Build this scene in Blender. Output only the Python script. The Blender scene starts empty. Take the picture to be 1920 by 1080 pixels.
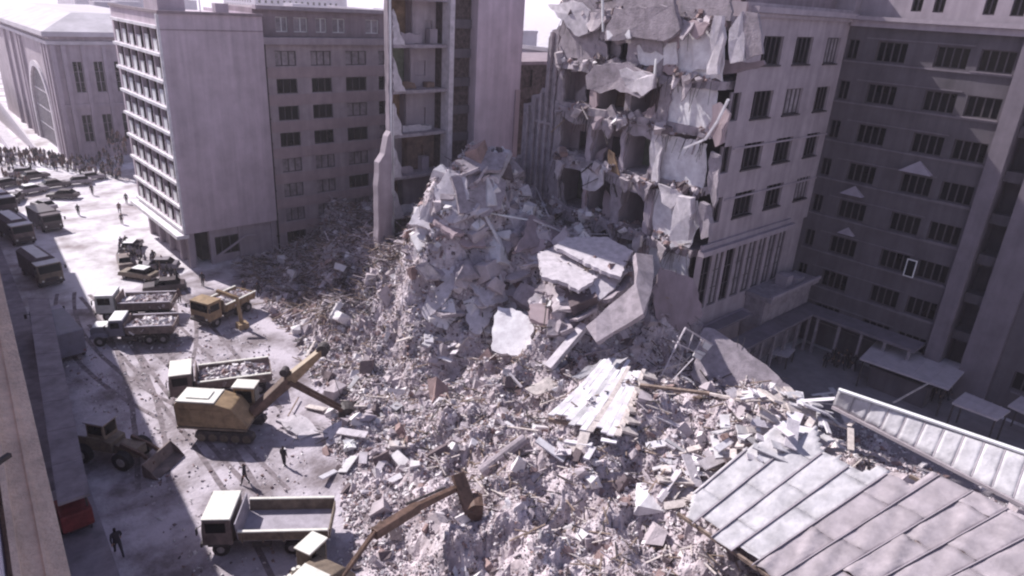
import bpy, bmesh, math, random
import numpy as np
from mathutils import Vector, Matrix, Euler
random.seed(7); rng = np.random.default_rng(7)
D = bpy.data; scene = bpy.context.scene; COL = scene.collection
rad = math.radians
# ------------------------------------------------------------ camera
H = 32.0; F = 1302.25
YAW, PIT, ROL = rad(43.311), rad(22.386), rad(3.516)
fw = Vector((math.sin(YAW)*math.cos(PIT), math.cos(YAW)*math.cos(PIT), -math.sin(PIT)))
r0 = fw.cross(Vector((0, 0, 1))).normalized(); u0 = r0.cross(fw)
cr = math.cos(ROL)*r0 + math.sin(ROL)*u0; cu = -math.sin(ROL)*r0 + math.cos(ROL)*u0
CAM = Vector((0, 0, H))
cd = D.cameras.new('camera'); co = D.objects.new('camera', cd); COL.objects.link(co)
M = Matrix((cr, cu, -fw)).transposed().to_4x4(); M.translation = CAM; co.matrix_world = M
cd.sensor_width = 36; cd.lens = F/1920*36; cd.clip_end = 9000; cd.clip_start = 0.1
scene.camera = co
# ------------------------------------------------------------ sky and sun
SUN_AZ, SUN_EL = rad(15), rad(42)
S = Vector((-math.sin(SUN_AZ)*math.cos(SUN_EL), math.cos(SUN_AZ)*math.cos(SUN_EL), math.sin(SUN_EL)))
w = D.worlds.new('World'); scene.world = w; w.use_nodes = True
nt = w.node_tree; bg = nt.nodes['Background']
sky = nt.nodes.new('ShaderNodeTexSky'); sky.sky_type = 'NISHITA'; sky.sun_disc = False
sky.sun_elevation = SUN_EL; sky.sun_rotation = -SUN_AZ; sky.dust_density = 0.5; sky.air_density = 1.0; sky.altitude = 100
tint = nt.nodes.new('ShaderNodeMix'); tint.data_type = 'RGBA'; tint.blend_type = 'MULTIPLY'; tint.inputs[0].default_value = 1
tint.inputs[7].default_value = (1.30, 0.99, 0.98, 1)
nt.links.new(sky.outputs[0], tint.inputs[6]); nt.links.new(tint.outputs[2], bg.inputs[0]); bg.inputs[1].default_value = 0.108
sd = D.lights.new('sun', 'SUN'); sd.energy = 4.7; sd.angle = rad(0.6); sd.color = (1.0, 0.955, 0.94)
so = D.objects.new('sun', sd); COL.objects.link(so); so.rotation_euler = S.to_track_quat('Z', 'Y').to_euler(); so.location = (0, 60, 120)
scene.view_settings.view_transform = 'Standard'; scene.view_settings.look = 'None'
scene.view_settings.exposure = 0.55; scene.view_settings.gamma = 1
scene.render.engine = 'CYCLES'
scene.cycles.filter_width = 2.2
scene.cycles.max_bounces = 6; scene.cycles.volume_bounces = 1
# ------------------------------------------------------------ helpers: photo coordinates to world points
def ray(x, y): return (x-960)/F*cr - (y-540)/F*cu + fw
def PZ(x, y, z=0.0): d = ray(x, y); return CAM + d*((z-H)/d.z)
def PX(x, y, X): d = ray(x, y); return CAM + d*(X/d.x)
def PY(x, y, Y): d = ray(x, y); return CAM + d*(Y/d.y)
def PT(x, y, t): return CAM + ray(x, y)*t
# ------------------------------------------------------------ materials
def mat(name, col, rough=0.85, var=0.12, scale=1.2, bump=0.0, bscale=20, metal=0, streak=0.0, col2=None, spec=0.3, rp_=(.3, .7)):
    m = D.materials.new(name); m.use_nodes = True; t = m.node_tree; b = t.nodes['Principled BSDF']
    b.inputs['Roughness'].default_value = rough; b.inputs['Metallic'].default_value = metal
    b.inputs['Specular IOR Level'].default_value = spec
    tc = t.nodes.new('ShaderNodeTexCoord'); geo = t.nodes.new('ShaderNodeNewGeometry')
    n = t.nodes.new('ShaderNodeTexNoise'); n.inputs['Scale'].default_value = scale; n.inputs['Detail'].default_value = 8; n.inputs['Roughness'].default_value = 0.65
    t.links.new(geo.outputs['Position'], n.inputs['Vector'])
    rp = t.nodes.new('ShaderNodeValToRGB'); rp.color_ramp.elements[0].position = rp_[0]; rp.color_ramp.elements[1].position = rp_[1]
    c2 = col2 or tuple(max(0, c*(1-2.2*var)) for c in col); c1 = tuple(min(1, c*(1+var)) for c in col)
    rp.color_ramp.elements[0].color = (*c2, 1); rp.color_ramp.elements[1].color = (*c1, 1)
    t.links.new(n.outputs[0], rp.inputs[0]); out = rp.outputs[0]
    if streak:
        mp = t.nodes.new('ShaderNodeMapping'); mp.inputs['Scale'].default_value = (1.6, 1.6, 0.12)
        n2 = t.nodes.new('ShaderNodeTexNoise'); n2.inputs['Scale'].default_value = 1.0; n2.inputs['Detail'].default_value = 5
        t.links.new(geo.outputs['Position'], mp.inputs[0]); t.links.new(mp.outputs[0], n2.inputs['Vector'])
        rr = t.nodes.new('ShaderNodeMapRange'); rr.inputs[1].default_value = 0.35; rr.inputs[2].default_value = 0.7
        rr.inputs[3].default_value = 1-streak; rr.inputs[4].default_value = 1+streak*0.3
        t.links.new(n2.outputs[0], rr.inputs[0])
        mx = t.nodes.new('ShaderNodeVectorMath'); mx.operation = 'SCALE'
        t.links.new(out, mx.inputs[0]); t.links.new(rr.outputs[0], mx.inputs['Scale']); out = mx.outputs[0]
    t.links.new(out, b.inputs['Base Color'])
    if bump:
        nb = t.nodes.new('ShaderNodeTexNoise'); nb.inputs['Scale'].default_value = bscale; nb.inputs['Detail'].default_value = 6
        t.links.new(geo.outputs['Position'], nb.inputs['Vector'])
        bp = t.nodes.new('ShaderNodeBump'); bp.inputs['Strength'].default_value = bump; bp.inputs['Distance'].default_value = 0.1
        t.links.new(nb.outputs[0], bp.inputs['Height']); t.links.new(bp.outputs[0], b.inputs['Normal'])
    return m
MT = {}
def mk(k, *a, **kw): MT[k] = mat(k, *a, **kw)
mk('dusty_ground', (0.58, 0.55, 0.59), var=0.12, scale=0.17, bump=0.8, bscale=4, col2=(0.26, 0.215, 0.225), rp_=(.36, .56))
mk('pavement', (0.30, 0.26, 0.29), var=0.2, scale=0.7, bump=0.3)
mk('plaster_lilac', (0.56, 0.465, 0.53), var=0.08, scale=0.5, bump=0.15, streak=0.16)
mk('plaster_pale', (0.40, 0.34, 0.385), var=0.08, scale=0.6, bump=0.15, streak=0.14)
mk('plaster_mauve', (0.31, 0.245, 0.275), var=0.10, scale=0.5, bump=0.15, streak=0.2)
mk('plaster_band', (0.41, 0.32, 0.345), var=0.08, scale=0.6, bump=0.1, streak=0.1)
mk('plaster_dark', (0.13, 0.112, 0.13), var=0.12, scale=0.5, bump=0.15, streak=0.2)
mk('plaster_grey', (0.42, 0.355, 0.395), var=0.1, scale=0.6, bump=0.15, streak=0.18)
mk('concrete', (0.36, 0.31, 0.345), var=0.18, scale=1.4, bump=0.5, bscale=8, streak=0.15)
mk('concrete_light', (0.58, 0.53, 0.57), var=0.14, scale=1.8, bump=0.4, bscale=10)
mk('white_paint', (0.78, 0.77, 0.78), var=0.08, scale=1.0, bump=0.05)
mk('white_wall', (0.74, 0.72, 0.75), var=0.1, scale=1.2, bump=0.25, bscale=6, col2=(0.5, 0.46, 0.5))
mk('brick_dark', (0.115, 0.085, 0.085), var=0.35, scale=2.2, bump=0.5)
mk('brick_ochre', (0.25, 0.165, 0.11), var=0.25, scale=1.2, bump=0.3)
mk('pier_grey', (0.2, 0.17, 0.2), var=0.1, scale=0.5, streak=0.15)
mk('court_paving', (0.27, 0.24, 0.26), var=0.15, scale=0.5, bump=0.3)
mk('room_green', (0.17, 0.19, 0.14), var=0.2, scale=0.8)
mk('room_brown', (0.24, 0.16, 0.13), var=0.25, scale=0.9)
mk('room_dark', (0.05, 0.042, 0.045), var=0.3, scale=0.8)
mk('window_frame', (0.09, 0.075, 0.085), var=0.15, scale=2, rough=0.6)
mk('window_frame_light', (0.42, 0.37, 0.38), var=0.15, scale=2, rough=0.6)
mk('glass', (0.007, 0.007, 0.009), var=0.4, scale=0.35, rough=0.2, spec=0.12)
mk('curtain_haze', (0.33, 0.29, 0.32), var=0.25, scale=1.2)
mk('sheet_metal', (0.56, 0.535, 0.56), var=0.14, scale=0.8, rough=0.55, bump=0.6, bscale=2.5, streak=.12)
mk('sheet_worn', (0.40, 0.35, 0.375), var=0.14, scale=0.7, rough=0.6, bump=0.5, bscale=2.0, streak=0.1)
mk('seam', (0.40, 0.35, 0.38), var=0.1, rough=0.6)
mk('wood_pale', (0.60, 0.53, 0.51), var=0.18, scale=3, bump=0.3)
mk('wood_brown', (0.28, 0.21, 0.175), var=0.3, scale=3, bump=0.3)
mk('steel_dark', (0.07, 0.058, 0.06), var=0.3, scale=3, rough=0.6)
mk('rust_boom', (0.135, 0.08, 0.062), var=0.3, scale=2.5, rough=0.6)
mk('ochre_paint', (0.34, 0.235, 0.14), var=0.22, scale=1.6, rough=0.5, streak=0.15)
mk('olive_paint', (0.2, 0.155, 0.12), var=0.25, scale=2, rough=0.6)
mk('cream_paint', (0.72, 0.70, 0.64), var=0.1, scale=2, rough=0.5)
mk('truck_brown', (0.22, 0.165, 0.155), var=0.25, scale=1.6, rough=0.55, streak=0.15)
mk('truck_grey', (0.30, 0.26, 0.33), var=0.12, scale=1.6, rough=0.55)
mk('truck_bluegrey', (0.17, 0.16, 0.21), var=0.12, scale=1.6, rough=0.55)
mk('bed_lilac', (0.36, 0.325, 0.375), var=0.15, scale=1.6, rough=0.6)
mk('red_paint', (0.22, 0.045, 0.045), var=0.2, scale=2, rough=0.5)
mk('car_dark', (0.07, 0.05, 0.055), var=0.3, scale=1.5, rough=0.4, spec=0.5)
mk('car_grey', (0.25, 0.22, 0.25), var=0.2, scale=1.5, rough=0.4, spec=0.5)
mk('canvas', (0.12, 0.095, 0.11), var=0.2, scale=1.5)
mk('tyre', (0.028, 0.024, 0.026), var=0.2, scale=4, rough=0.9)
mk('rim', (0.3, 0.27, 0.27), var=0.2, scale=4, rough=0.6)
mk('lamp_glass', (0.75, 0.74, 0.7), var=0.05, rough=0.2)
mk('skin', (0.42, 0.26, 0.20), var=0.05)
mk('hair', (0.03, 0.02, 0.02), var=0.2)
mk('coat_black', (0.045, 0.038, 0.046), var=0.2); mk('coat_brown', (0.14, 0.09, 0.08), var=0.2); mk('coat_grey', (0.24, 0.21, 0.25), var=0.2)
mk('trousers', (0.045, 0.04, 0.05), var=0.2)
mk('ledge_brown', (0.8, 0.6, 0.47), var=0.12, scale=5, bump=0.35, bscale=30, streak=0.1)
mk('ledge_lilac', (0.62, 0.56, 0.64), var=0.1, scale=3, bump=0.2)
mk('rubble_light', (0.68, 0.64, 0.66), var=0.12, scale=0.8, bump=0.5, bscale=6)
mk('rubble_mid', (0.46, 0.40, 0.43), var=0.15, scale=0.8, bump=0.5, bscale=6)
mk('rubble_brick', (0.31, 0.215, 0.21), var=0.2, scale=0.8, bump=0.5, bscale=6)
mk('rubble_dark', (0.15, 0.115, 0.125), var=0.2, scale=0.8, bump=0.5, bscale=6)
mk('rubble_base', (0.54, 0.48, 0.51), var=0.3, scale=0.6, bump=1.0, bscale=5, col2=(0.22, 0.17, 0.18))
mk('awning', (0.50, 0.44, 0.47), var=0.1, scale=1.0)
mk('roof_far', (0.5, 0.46, 0.5), var=0.12, scale=0.3)
mk('city_pale', (0.45, 0.41, 0.46), var=0.1, scale=0.2)
mk('foliage', (0.05, 0.055, 0.035), var=0.4, scale=2)
# ------------------------------------------------------------ tagging
def tag(o, label=None, cat=None, group=None, kind=None):
    if label: o['label'] = label
    if cat: o['category'] = cat
    if group: o['group'] = group
    if kind: o['kind'] = kind
    return o
def thing(name, loc, label, cat, group=None, rz=0):
    o = D.objects.new(name, None); COL.objects.link(o); o.location = loc; o.rotation_euler = (0, 0, rz)
    return tag(o, label, cat, group)
# ------------------------------------------------------------ mesh builder
class G:
    def __init__(s): s.v = []; s.f = []; s.m = []; s.p = []; s.np = 0
    def add(s, vs, fs, m=0):
        n = len(s.v); s.v += [tuple(p) for p in vs]; s.p.append((n, n+len(vs), len(s.f), len(s.f)+len(fs)))
        for f in fs: s.f.append([i+n for i in f]); s.m.append(m)
    def split(s, name, mats, parent=None, bevel=0, off=None):
        """one object per piece"""
        out = []
        for a, b, c, d in s.p:
            h = G(); h.v = s.v[a:b]; h.f = [[i-a for i in f] for f in s.f[c:d]]; h.m = s.m[c:d]
            out.append(h.build(name, mats, parent, bevel, off))
        return out
    def box(s, c, d, rot=None, m=0):
        R = Euler(rot).to_matrix() if rot else Matrix.Identity(3); c = Vector(c)
        vs = [c + R @ Vector((x*d[0]/2, y*d[1]/2, z*d[2]/2)) for x in (-1, 1) for y in (-1, 1) for z in (-1, 1)]
        s.add(vs, [(0, 1, 3, 2), (4, 6, 7, 5), (0, 4, 5, 1), (2, 3, 7, 6), (0, 2, 6, 4), (1, 5, 7, 3)], m)
    def bb(s, x0, x1, y0, y1, z0, z1, m=0): s.box(((x0+x1)/2, (y0+y1)/2, (z0+z1)/2), (abs(x1-x0), abs(y1-y0), abs(z1-z0)), None, m)
    def hexa(s, b, t, m=0):
        s.add(list(b)+list(t), [(3, 2, 1, 0), (4, 5, 6, 7), (0, 1, 5, 4), (1, 2, 6, 5), (2, 3, 7, 6), (3, 0, 4, 7)], m)
    def tube(s, p, q, r, r2=None, n=10, m=0):
        p = Vector(p); q = Vector(q); r2 = r if r2 is None else r2
        a = (q-p).normalized(); e = a.orthogonal().normalized(); f = a.cross(e)
        vs = [p + (e*math.cos(2*math.pi*i/n)+f*math.sin(2*math.pi*i/n))*r for i in range(n)] + [q + (e*math.cos(2*math.pi*i/n)+f*math.sin(2*math.pi*i/n))*r2 for i in range(n)]
        s.add(vs, [(i, (i+1) % n, (i+1) % n+n, i+n) for i in range(n)] + [tuple(range(n))[::-1], tuple(range(n, 2*n))], m)
    def beam(s, p, q, wd, ht, m=0, up=(0, 0, 1)):
        p = Vector(p); q = Vector(q); a = (q-p).normalized(); sd_ = a.cross(Vector(up))
        if sd_.length < 1e-3: sd_ = a.orthogonal()
        sd_.normalize(); u_ = sd_.cross(a)
        o = [(-1, -1), (1, -1), (1, 1), (-1, 1)]
        s.hexa([p+sd_*wd/2*i+u_*ht/2*j for i, j in o], [q+sd_*wd/2*i+u_*ht/2*j for i, j in o], m)
    def extr(s, poly, y0, y1, m=0, ax='y'):
        n = len(poly)
        mp = (lambda a, b, c: (a, c, b)) if ax == 'y' else ((lambda a, b, c: (c, a, b)) if ax == 'x' else (lambda a, b, c: (a, b, c)))
        vs = [mp(a, b, y0) for a, b in poly]+[mp(a, b, y1) for a, b in poly]
        s.add(vs, [(i, (i+1) % n, (i+1) % n+n, i+n) for i in range(n)] + [tuple(range(n))[::-1], tuple(range(n, 2*n))], m)
    def build(s, name, mats, parent=None, bevel=0, off=None, smooth=False):
        me = D.meshes.new(name); off = Vector(off) if off is not None else None
        vs = [tuple(Vector(p)-off) for p in s.v] if off is not None else s.v
        me.from_pydata(vs, [], s.f)
        if not isinstance(mats, (list, tuple)): mats = [mats]
        for k in mats: me.materials.append(MT[k])
        me.polygons.foreach_set('material_index', s.m)
        bm = bmesh.new(); bm.from_mesh(me); bmesh.ops.recalc_face_normals(bm, faces=bm.faces); bm.to_mesh(me); bm.free()
        if smooth: me.polygons.foreach_set('use_smooth', [True]*len(me.polygons))
        o = D.objects.new(name, me); COL.objects.link(o); o.parent = parent
        if bevel:
            bv = o.modifiers.new('bevel', 'BEVEL'); bv.width = bevel; bv.segments = 2; bv.limit_method = 'ANGLE'
        return o
def objat(name, g, mats, loc, label, cat, group=None, bevel=0, kind=None):
    o = g.build(name, mats, None, bevel, off=loc); o.location = loc
    return tag(o, label, cat, group, kind)
# ------------------------------------------------------------ facades
def facade(g, O, U, N, w_, z0, z1, ops, depth=0.3, m=0, mr=None, dz=None):
    """wall sheet with real openings; O = corner at u=0 (x,y), ops = (u0,u1,za,zb)"""
    O = Vector((O[0], O[1], 0)); U = Vector((U[0], U[1], 0)).normalized(); N = Vector((N[0], N[1], 0)).normalized(); mr = m if mr is None else mr
    us = sorted({0, w_, *[a for o in ops for a in (o[0], o[1])]}); vs = sorted({z0, z1, *[a for o in ops for a in (o[2], o[3])]})
    P = lambda u, z, d=0: O + U*u + Vector((0, 0, z)) - N*d
    for i in range(len(us)-1):
        for j in range(len(vs)-1):
            uc = (us[i]+us[i+1])/2; vc = (vs[j]+vs[j+1])/2
            if any(o[0] < uc < o[1] and o[2] < vc < o[3] for o in ops): continue
            g.add([P(us[i], vs[j]), P(us[i+1], vs[j]), P(us[i+1], vs[j+1]), P(us[i], vs[j+1])], [(0, 1, 2, 3)], m)
    for a, b, c, d in ops:
        for q in (((a, c), (b, c)), ((b, c), (b, d)), ((b, d), (a, d)), ((a, d), (a, c))):
            (x1, y1), (x2, y2) = q
            g.add([P(x1, y1), P(x2, y2), P(x2, y2, depth), P(x1, y1, depth)], [(0, 1, 2, 3)], mr)
WC = {}
def win_mesh(w_, h, nv, nh, fr, gl, sill):
    key = (round(w_, 2), round(h, 2), nv, nh, fr, gl, sill)
    if key in WC: return WC[key]
    g = G(); t = 0.09
    g.bb(0, w_, -0.05, 0.05, 0, t); g.bb(0, w_, -0.05, 0.05, h-t, h); g.bb(0, t, -0.05, 0.05, t, h-t); g.bb(w_-t, w_, -0.05, 0.05, t, h-t)
    for i in range(1, nv): x = w_*i/nv; g.bb(x-t*.7, x+t*.7, -0.04, 0.04, t, h-t)
    for i in range(1, nh): z = h*i/nh; g.bb(t, w_-t, -0.035, 0.035, z-t/3, z+t/3)
    if sill: g.bb(-0.1, w_+0.1, -0.42, -0.06, -0.14, 0.0)
    p = G(); p.add([(t, 0.03, t), (w_-t, 0.03, t), (w_-t, 0.03, h-t), (t, 0.03, h-t)], [(0, 1, 2, 3)])
    def toM(gg, mk_, nm):
        me = D.meshes.new(nm); me.from_pydata(gg.v, [], gg.f); me.materials.append(MT[mk_])
        bm = bmesh.new(); bm.from_mesh(me); bmesh.ops.recalc_face_normals(bm, faces=bm.faces); bm.to_mesh(me); bm.free(); return me
    WC[key] = (toM(g, fr, 'window'), toM(p, gl, 'pane')); return WC[key]
def window(parent, O, U, N, u, z, w_, h, nv=3, nh=1, fr='window_frame', gl='glass', depth=0.25, sill=True, open_=False):
    a, b = win_mesh(w_, h, nv, nh, fr, gl, sill)
    U = Vector((U[0], U[1], 0)).normalized(); N = Vector((N[0], N[1], 0)).normalized()
    loc = Vector((O[0], O[1], 0)) + U*u + Vector((0, 0, z)) - N*depth
    o = D.objects.new('window', a); COL.objects.link(o)
    if parent: o.parent = parent; loc = loc - parent.location
    Mx = Matrix((U, -N, Vector((0, 0, 1)))).transposed().to_4x4(); Mx.translation = loc; o.matrix_local = Mx
    c = D.objects.new('pane', b); COL.objects.link(c); c.parent = o
    return o
def jag_poly(pts, jit, step):
    """subdivide a 3D polygon outline and roughen it"""
    out = []; n = len(pts)
    nrm = (Vector(pts[1])-Vector(pts[0])).cross(Vector(pts[2])-Vector(pts[0])).normalized()
    for i in range(n):
        a = Vector(pts[i]); b = Vector(pts[(i+1) % n]); L = (b-a).length; k = max(1, int(L/step))
        sd_ = (b-a).normalized().cross(nrm)
        for j in range(k):
            p = a.lerp(b, j/k)
            out.append(p + sd_*random.uniform(-jit, jit) + (b-a).normalized()*random.uniform(-jit, jit)*.5)
    return out, nrm
def plate(g, pts, th, jit=0.12, step=0.8, m=0, warp=0.0):
    ps, nrm = jag_poly(pts, jit, step)
    n = len(ps); c = sum(ps, Vector())/n; a_, b_ = random.uniform(0, 6.28), random.choice((1, 2))
    if warp: ps = [p + nrm*warp*1.6*math.sin(a_+b_*6.28*i/n) for i, p in enumerate(ps)]
    inn = [c+(p-c)*.6 - nrm*nrm.dot(p-c)*.5 for p in ps]
    top = ps + inn + [c]; bot = [p - nrm*th for p in ps] + [c-nrm*th]; q = 2*n+1
    vs = top+bot; f = [(i, (i+1) % n, n+(i+1) % n, n+i) for i in range(n)] + [(n+i, n+(i+1) % n, 2*n) for i in range(n)] + [((i+1) % n+q, i+q, q+n) for i in range(n)] + [(i, i+q, (i+1) % n+q, (i+1) % n) for i in range(n)]
    g.add(vs, f, m)
def plate_obj(name, pts, th, mats, label, cat, group=None, jit=0.12, step=0.8, warp=0.0, extra=None):
    g = G(); plate(g, pts, th, jit, step, 0, warp)
    if extra: extra(g)
    c = sum((Vector(p) for p in pts), Vector())/len(pts)
    o = objat(name, g, mats, c, label, cat, group)
    if name == 'roof_slab':
        h = G(); n = len(pts)
        for k in range(9):
            i = random.randrange(n); p = Vector(pts[i]).lerp(Vector(pts[(i+1) % n]), random.random()); d = (p-c).normalized(); q = p+d*random.uniform(.3, .9)+Vector((0, 0, random.uniform(-.3, .3)))
            h.tube(p-d*.3, q, .022, .018, 5)
        tag(h.build('rebar', 'steel_dark', o, off=c), kind='stuff')
    return o
# ------------------------------------------------------------ ground, far ground
g = G(); g.add([(-600, -600, 0), (6000, -600, 0), (6000, 6000, 0), (-600, 6000, 0)], [(0, 1, 2, 3)])
tag(g.build('ground', 'dusty_ground'), kind='structure')
mk('trodden_dirt', (0.44, 0.395, 0.44), var=0.12, scale=0.22, bump=0.9, bscale=4, col2=(0.17, 0.14, 0.15), rp_=(.38, .58))
mk('tyre_dirt', (0.24, 0.2, 0.22), var=0.3, scale=1.5, bump=0.5)
g = G(); e_ = [(3+.05*y, y) for y in range(-12, 80, 4)]; w_r = random.Random(3); e2_ = [(31+w_r.uniform(-1.2, 1.2), y) for y in range(80, -12, -4)]; tp_ = [(x, 79+w_r.uniform(-2.5, 2.5)+(x-8)*.1) for x in range(9, 31, 2)]
ol = e_+tp_+e2_; g.add([(x, y, .004) for x, y in ol], [tuple(range(len(ol)))]); tag(g.build('road', 'trodden_dirt'), kind='structure')
for k_, (x0, y0, a0, L_, cv) in enumerate([(12.5, 30, 1.45, 45, .004), (15, 38, 1.62, 36, -.004), (9, 44, 1.3, 40, .01), (16, 60, 1.1, 30, .02), (13, 52, 1.9, 34, -.02), (19, 48, 1.5, 30, .004)]):
    for off_ in (-.95, .95):
        g = G(); q = []; x, y, a = x0, y0, a0
        for i in range(int(L_/1.5)): q.append((x-math.sin(a)*off_, y+math.cos(a)*off_, a)); x += 1.5*math.cos(a); y += 1.5*math.sin(a); a += cv*1.5+w_r.uniform(-.012, .012)
        zt = .008+.0006*(2*k_+(off_ > 0)); vs = [(px-math.sin(pa)*h_*w_r.uniform(.8, 1.1), py+math.cos(pa)*h_*w_r.uniform(.8, 1.1), zt) for px, py, pa in q for h_ in (-.2, .2)]
        g.add(vs, [(2*i, 2*i+1, 2*i+3, 2*i+2) for i in range(len(q)-1)]); tag(g.build('tyre_track', 'tyre_dirt'), kind='structure')
# ------------------------------------------------------------ our own building: ledge, wall, awning
DN = Vector((0.08, 1, 0)).normalized(); NN = Vector((DN.y, -DN.x, 0))          # along the facade / outward
def NB(a, out, z): return DN*a + NN*out + Vector((0, 0, z))
nb = thing('stone_building', (-4, 20, 0), 'tan ledged building at the left edge that throws the near street into shade', 'building')
g = G()
def nbox(gg, a0, a1, o0, o1, z0, z1, m=0): gg.hexa([NB(a0, o0, z0), NB(a1, o0, z0), NB(a1, o1, z0), NB(a0, o1, z0)], [NB(a0, o0, z1), NB(a1, o0, z1), NB(a1, o1, z1), NB(a0, o1, z1)], m)
nbox(g, 0.5, 12, -14, -0.75, 0, 27.9); nbox(g, 12, 130, -14, -0.9, 0, 19.5); nbox(g, 12, 130, -14, -4, 19.5, 22); nbox(g, -4, 14, -14, -0.76, 28.81, 35); nbox(g, -30, 0.5, -14, -2.5, 0, 24)  # box above the ledge is an unseen upper wall added to shade it
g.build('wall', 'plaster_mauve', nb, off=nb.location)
g = G()
for o0, o1, z0, z1, m in ((-0.30, -0.018, 28.38, 28.50, 0), (-0.60, -0.03, 28.2, 28.38, 0), (-0.75, -0.08, 27.9, 28.2, 0), (-0.30, -0.26, 28.5, 28.56, 0), (-0.14, -0.12, 28.5, 28.515, 0)): nbox(g, 0.5, 12, o0, o1, z0, z1, m)
g.build('ledge', 'ledge_brown', nb, off=nb.location)
g = G(); nbox(g, 0.5, 12, -0.75, -0.34, 28.38, 28.8); g.build('parapet', 'ledge_lilac', nb, off=nb.location)
g = G(); g.beam(NB(5.1, -0.45, 28.83), NB(5.32, -0.2, 28.83), 0.035, 0.03); g.build('bracket', 'steel_dark', nb, off=nb.location)
g = G()
for k in range(6): z = 3.5+k*2.9; nbox(g, 2, 118, -0.76, -0.55, z, z+0.25)
g.split('floor_band', 'ledge_brown', nb, off=nb.location)
# dark gutter strip under the ledge and a drain pipe
g = G(); nbox(g, 12, 110, -0.9, -0.5, 19.3, 19.6); g.build('gutter', 'steel_dark', nb, off=nb.location)
# pavement along it
g = G(); kx = [(2.2, -10), (4.6, 30), (5.9, 50), (7.2, 70), (8.6, 100), (10, 140)]
for (xa, ya), (xb, yb) in zip(kx, kx[1:]): g.hexa([(xa-6, ya, 0.004), (xa, ya, 0.004), (xb, yb, 0.004), (xb-6, yb, 0.004)], [(xa-6, ya, 0.13), (xa, ya, 0.13), (xb, yb, 0.13), (xb-6, yb, 0.13)])
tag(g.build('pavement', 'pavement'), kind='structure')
a = [PZ(52, 560, 3.3), PZ(92, 560, 3.3), PZ(168, 925, 3.3), PZ(108, 945, 3.3)]
g = G(); g.hexa([p-Vector((0, 0, .18)) for p in a], a)
for k in range(9):
    t = k/8; p = a[0].lerp(a[3], t); q = a[1].lerp(a[2], t); g.beam(p+Vector((0, 0, .005)), q+Vector((0, 0, .005)), .05, .03)
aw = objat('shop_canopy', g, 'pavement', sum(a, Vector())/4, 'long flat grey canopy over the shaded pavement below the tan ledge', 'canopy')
g = G()
for k in (0.02, 0.25, 0.5, 0.75, 0.97): p = a[1].lerp(a[2], k); g.tube((p.x-.25, p.y, .13), (p.x-.25, p.y, 3.12), .06)
g.split('post', 'steel_dark', aw, off=aw.location)
# ------------------------------------------------------------ office block
ob = thing('office_block', (30.5, 92, 0), 'lilac office block with a blank end wall and a sunlit side of white panels', 'building')
X0, X1, Y0, Y1 = 24.8, 36.0, 82.8, 101.0
g = G(); bays = 6; bw = (Y1-Y0-1.0)/bays; rows = 8; rh = 2.82; zb = 4.75
ops = [(0.5+b*bw+0.12, 0.5+(b+1)*bw-0.12, zb+r*rh+0.28, zb+(r+1)*rh-0.1) for r in range(rows) for b in range(bays)]
facade(g, (X0, Y1), (0, -1), (-1, 0), Y1-Y0, 4.4, 29.0, ops, depth=0.55)
g.add([(X0, Y0, 4.4), (X1, Y0, 4.4), (X1, Y0, 29), (X0, Y0, 29)], [(0, 1, 2, 3)])
g.bb(X0+0.6, X1, Y0+.02, Y1, 4.4, 28.6)
g.bb(X0, X0+.6, Y1-.01, Y1, 4.4, 29); g.add([(X1, Y0, 4.4), (X1, Y1, 4.4), (X1, Y1, 29), (X1, Y0, 29)], [(0, 1, 2, 3)])
g.build('wall', 'plaster_lilac', ob, off=ob.location)
g = G(); g.bb(X0-.18, X1+.1, Y0-.18, Y0+.12, 28.75, 29.05); g.bb(X0-.18, X0+.12, Y0+.12, Y1, 28.75, 29.05); g.bb(X0-.03, X1, Y0-.05, Y0-.002, 27.1, 27.2)
g.build('parapet', 'plaster_mauve', ob, off=ob.location)
g = G()
for r in range(rows+1): z = zb+r*rh; g.bb(X0-.32, X0-.002, Y0+.25, Y1-.2, z-0.12, z+0.2)
g.bb(X0-.28, X0-.003, Y0-.02, Y0+.24, 4.5, 28.7); g.bb(X0-1.1, X0+.3, Y0-.1, Y1, 3.95, 4.38)
g.split('floor_band', 'white_wall', ob, off=ob.location)
g = G()
for r in range(rows):
    for b in range(bays):
        ya = Y1-(0.5+b*bw+0.2); z = zb+r*rh+.28
        g.bb(X0+.06, X0+.14, ya-0.1-1.15, ya-0.1, z, z+random.choice([1.15, 1.3, 1.3, 1.6]))
        if random.random() < .5: g.bb(X0+.38, X0+.42, ya-2.2, ya-1.3, z, z+random.choice([.9, 1.5, 2.1]))
g.split('balcony_panel', 'white_paint', ob, off=ob.location)
for r in range(rows):
    for b in range(bays):
        window(ob, (X0, Y1), (0, -1), (-1, 0), 0.5+b*bw+0.12, zb+r*rh+.28, bw-.24, rh-.38, 3, 2, 'truck_brown', 'glass', 0.5, False)
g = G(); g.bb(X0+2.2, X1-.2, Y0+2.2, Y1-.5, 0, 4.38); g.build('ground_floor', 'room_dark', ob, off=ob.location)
g = G()
for x in (X0+.5, X0+3.0, 31.4, 35.6): g.bb(x-.3, x+.3, Y0+.3, Y0+.9, 0, 4.38)
for y in np.arange(Y0+4, Y1, 4): g.bb(X0+.3, X0+.9, y-.3, y+.3, 0, 4.38)
g.split('column', 'plaster_pale', ob, off=ob.location)
g = G(); g.bb(31.4, 35.9, Y0+.5, Y0+.9, 0, 4.3); g.bb(27.9, 31.1, Y0+.62, Y0+.7, 0, 1.0); g.bb(27.9, 31.1, Y0+.62, Y0+.7, 3.3, 4.3); g.bb(X0+.9, X0+1.2, Y0+1, Y1-.6, 0, 4.3)
g.build('shopfront', 'plaster_pale', ob, off=ob.location)
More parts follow.
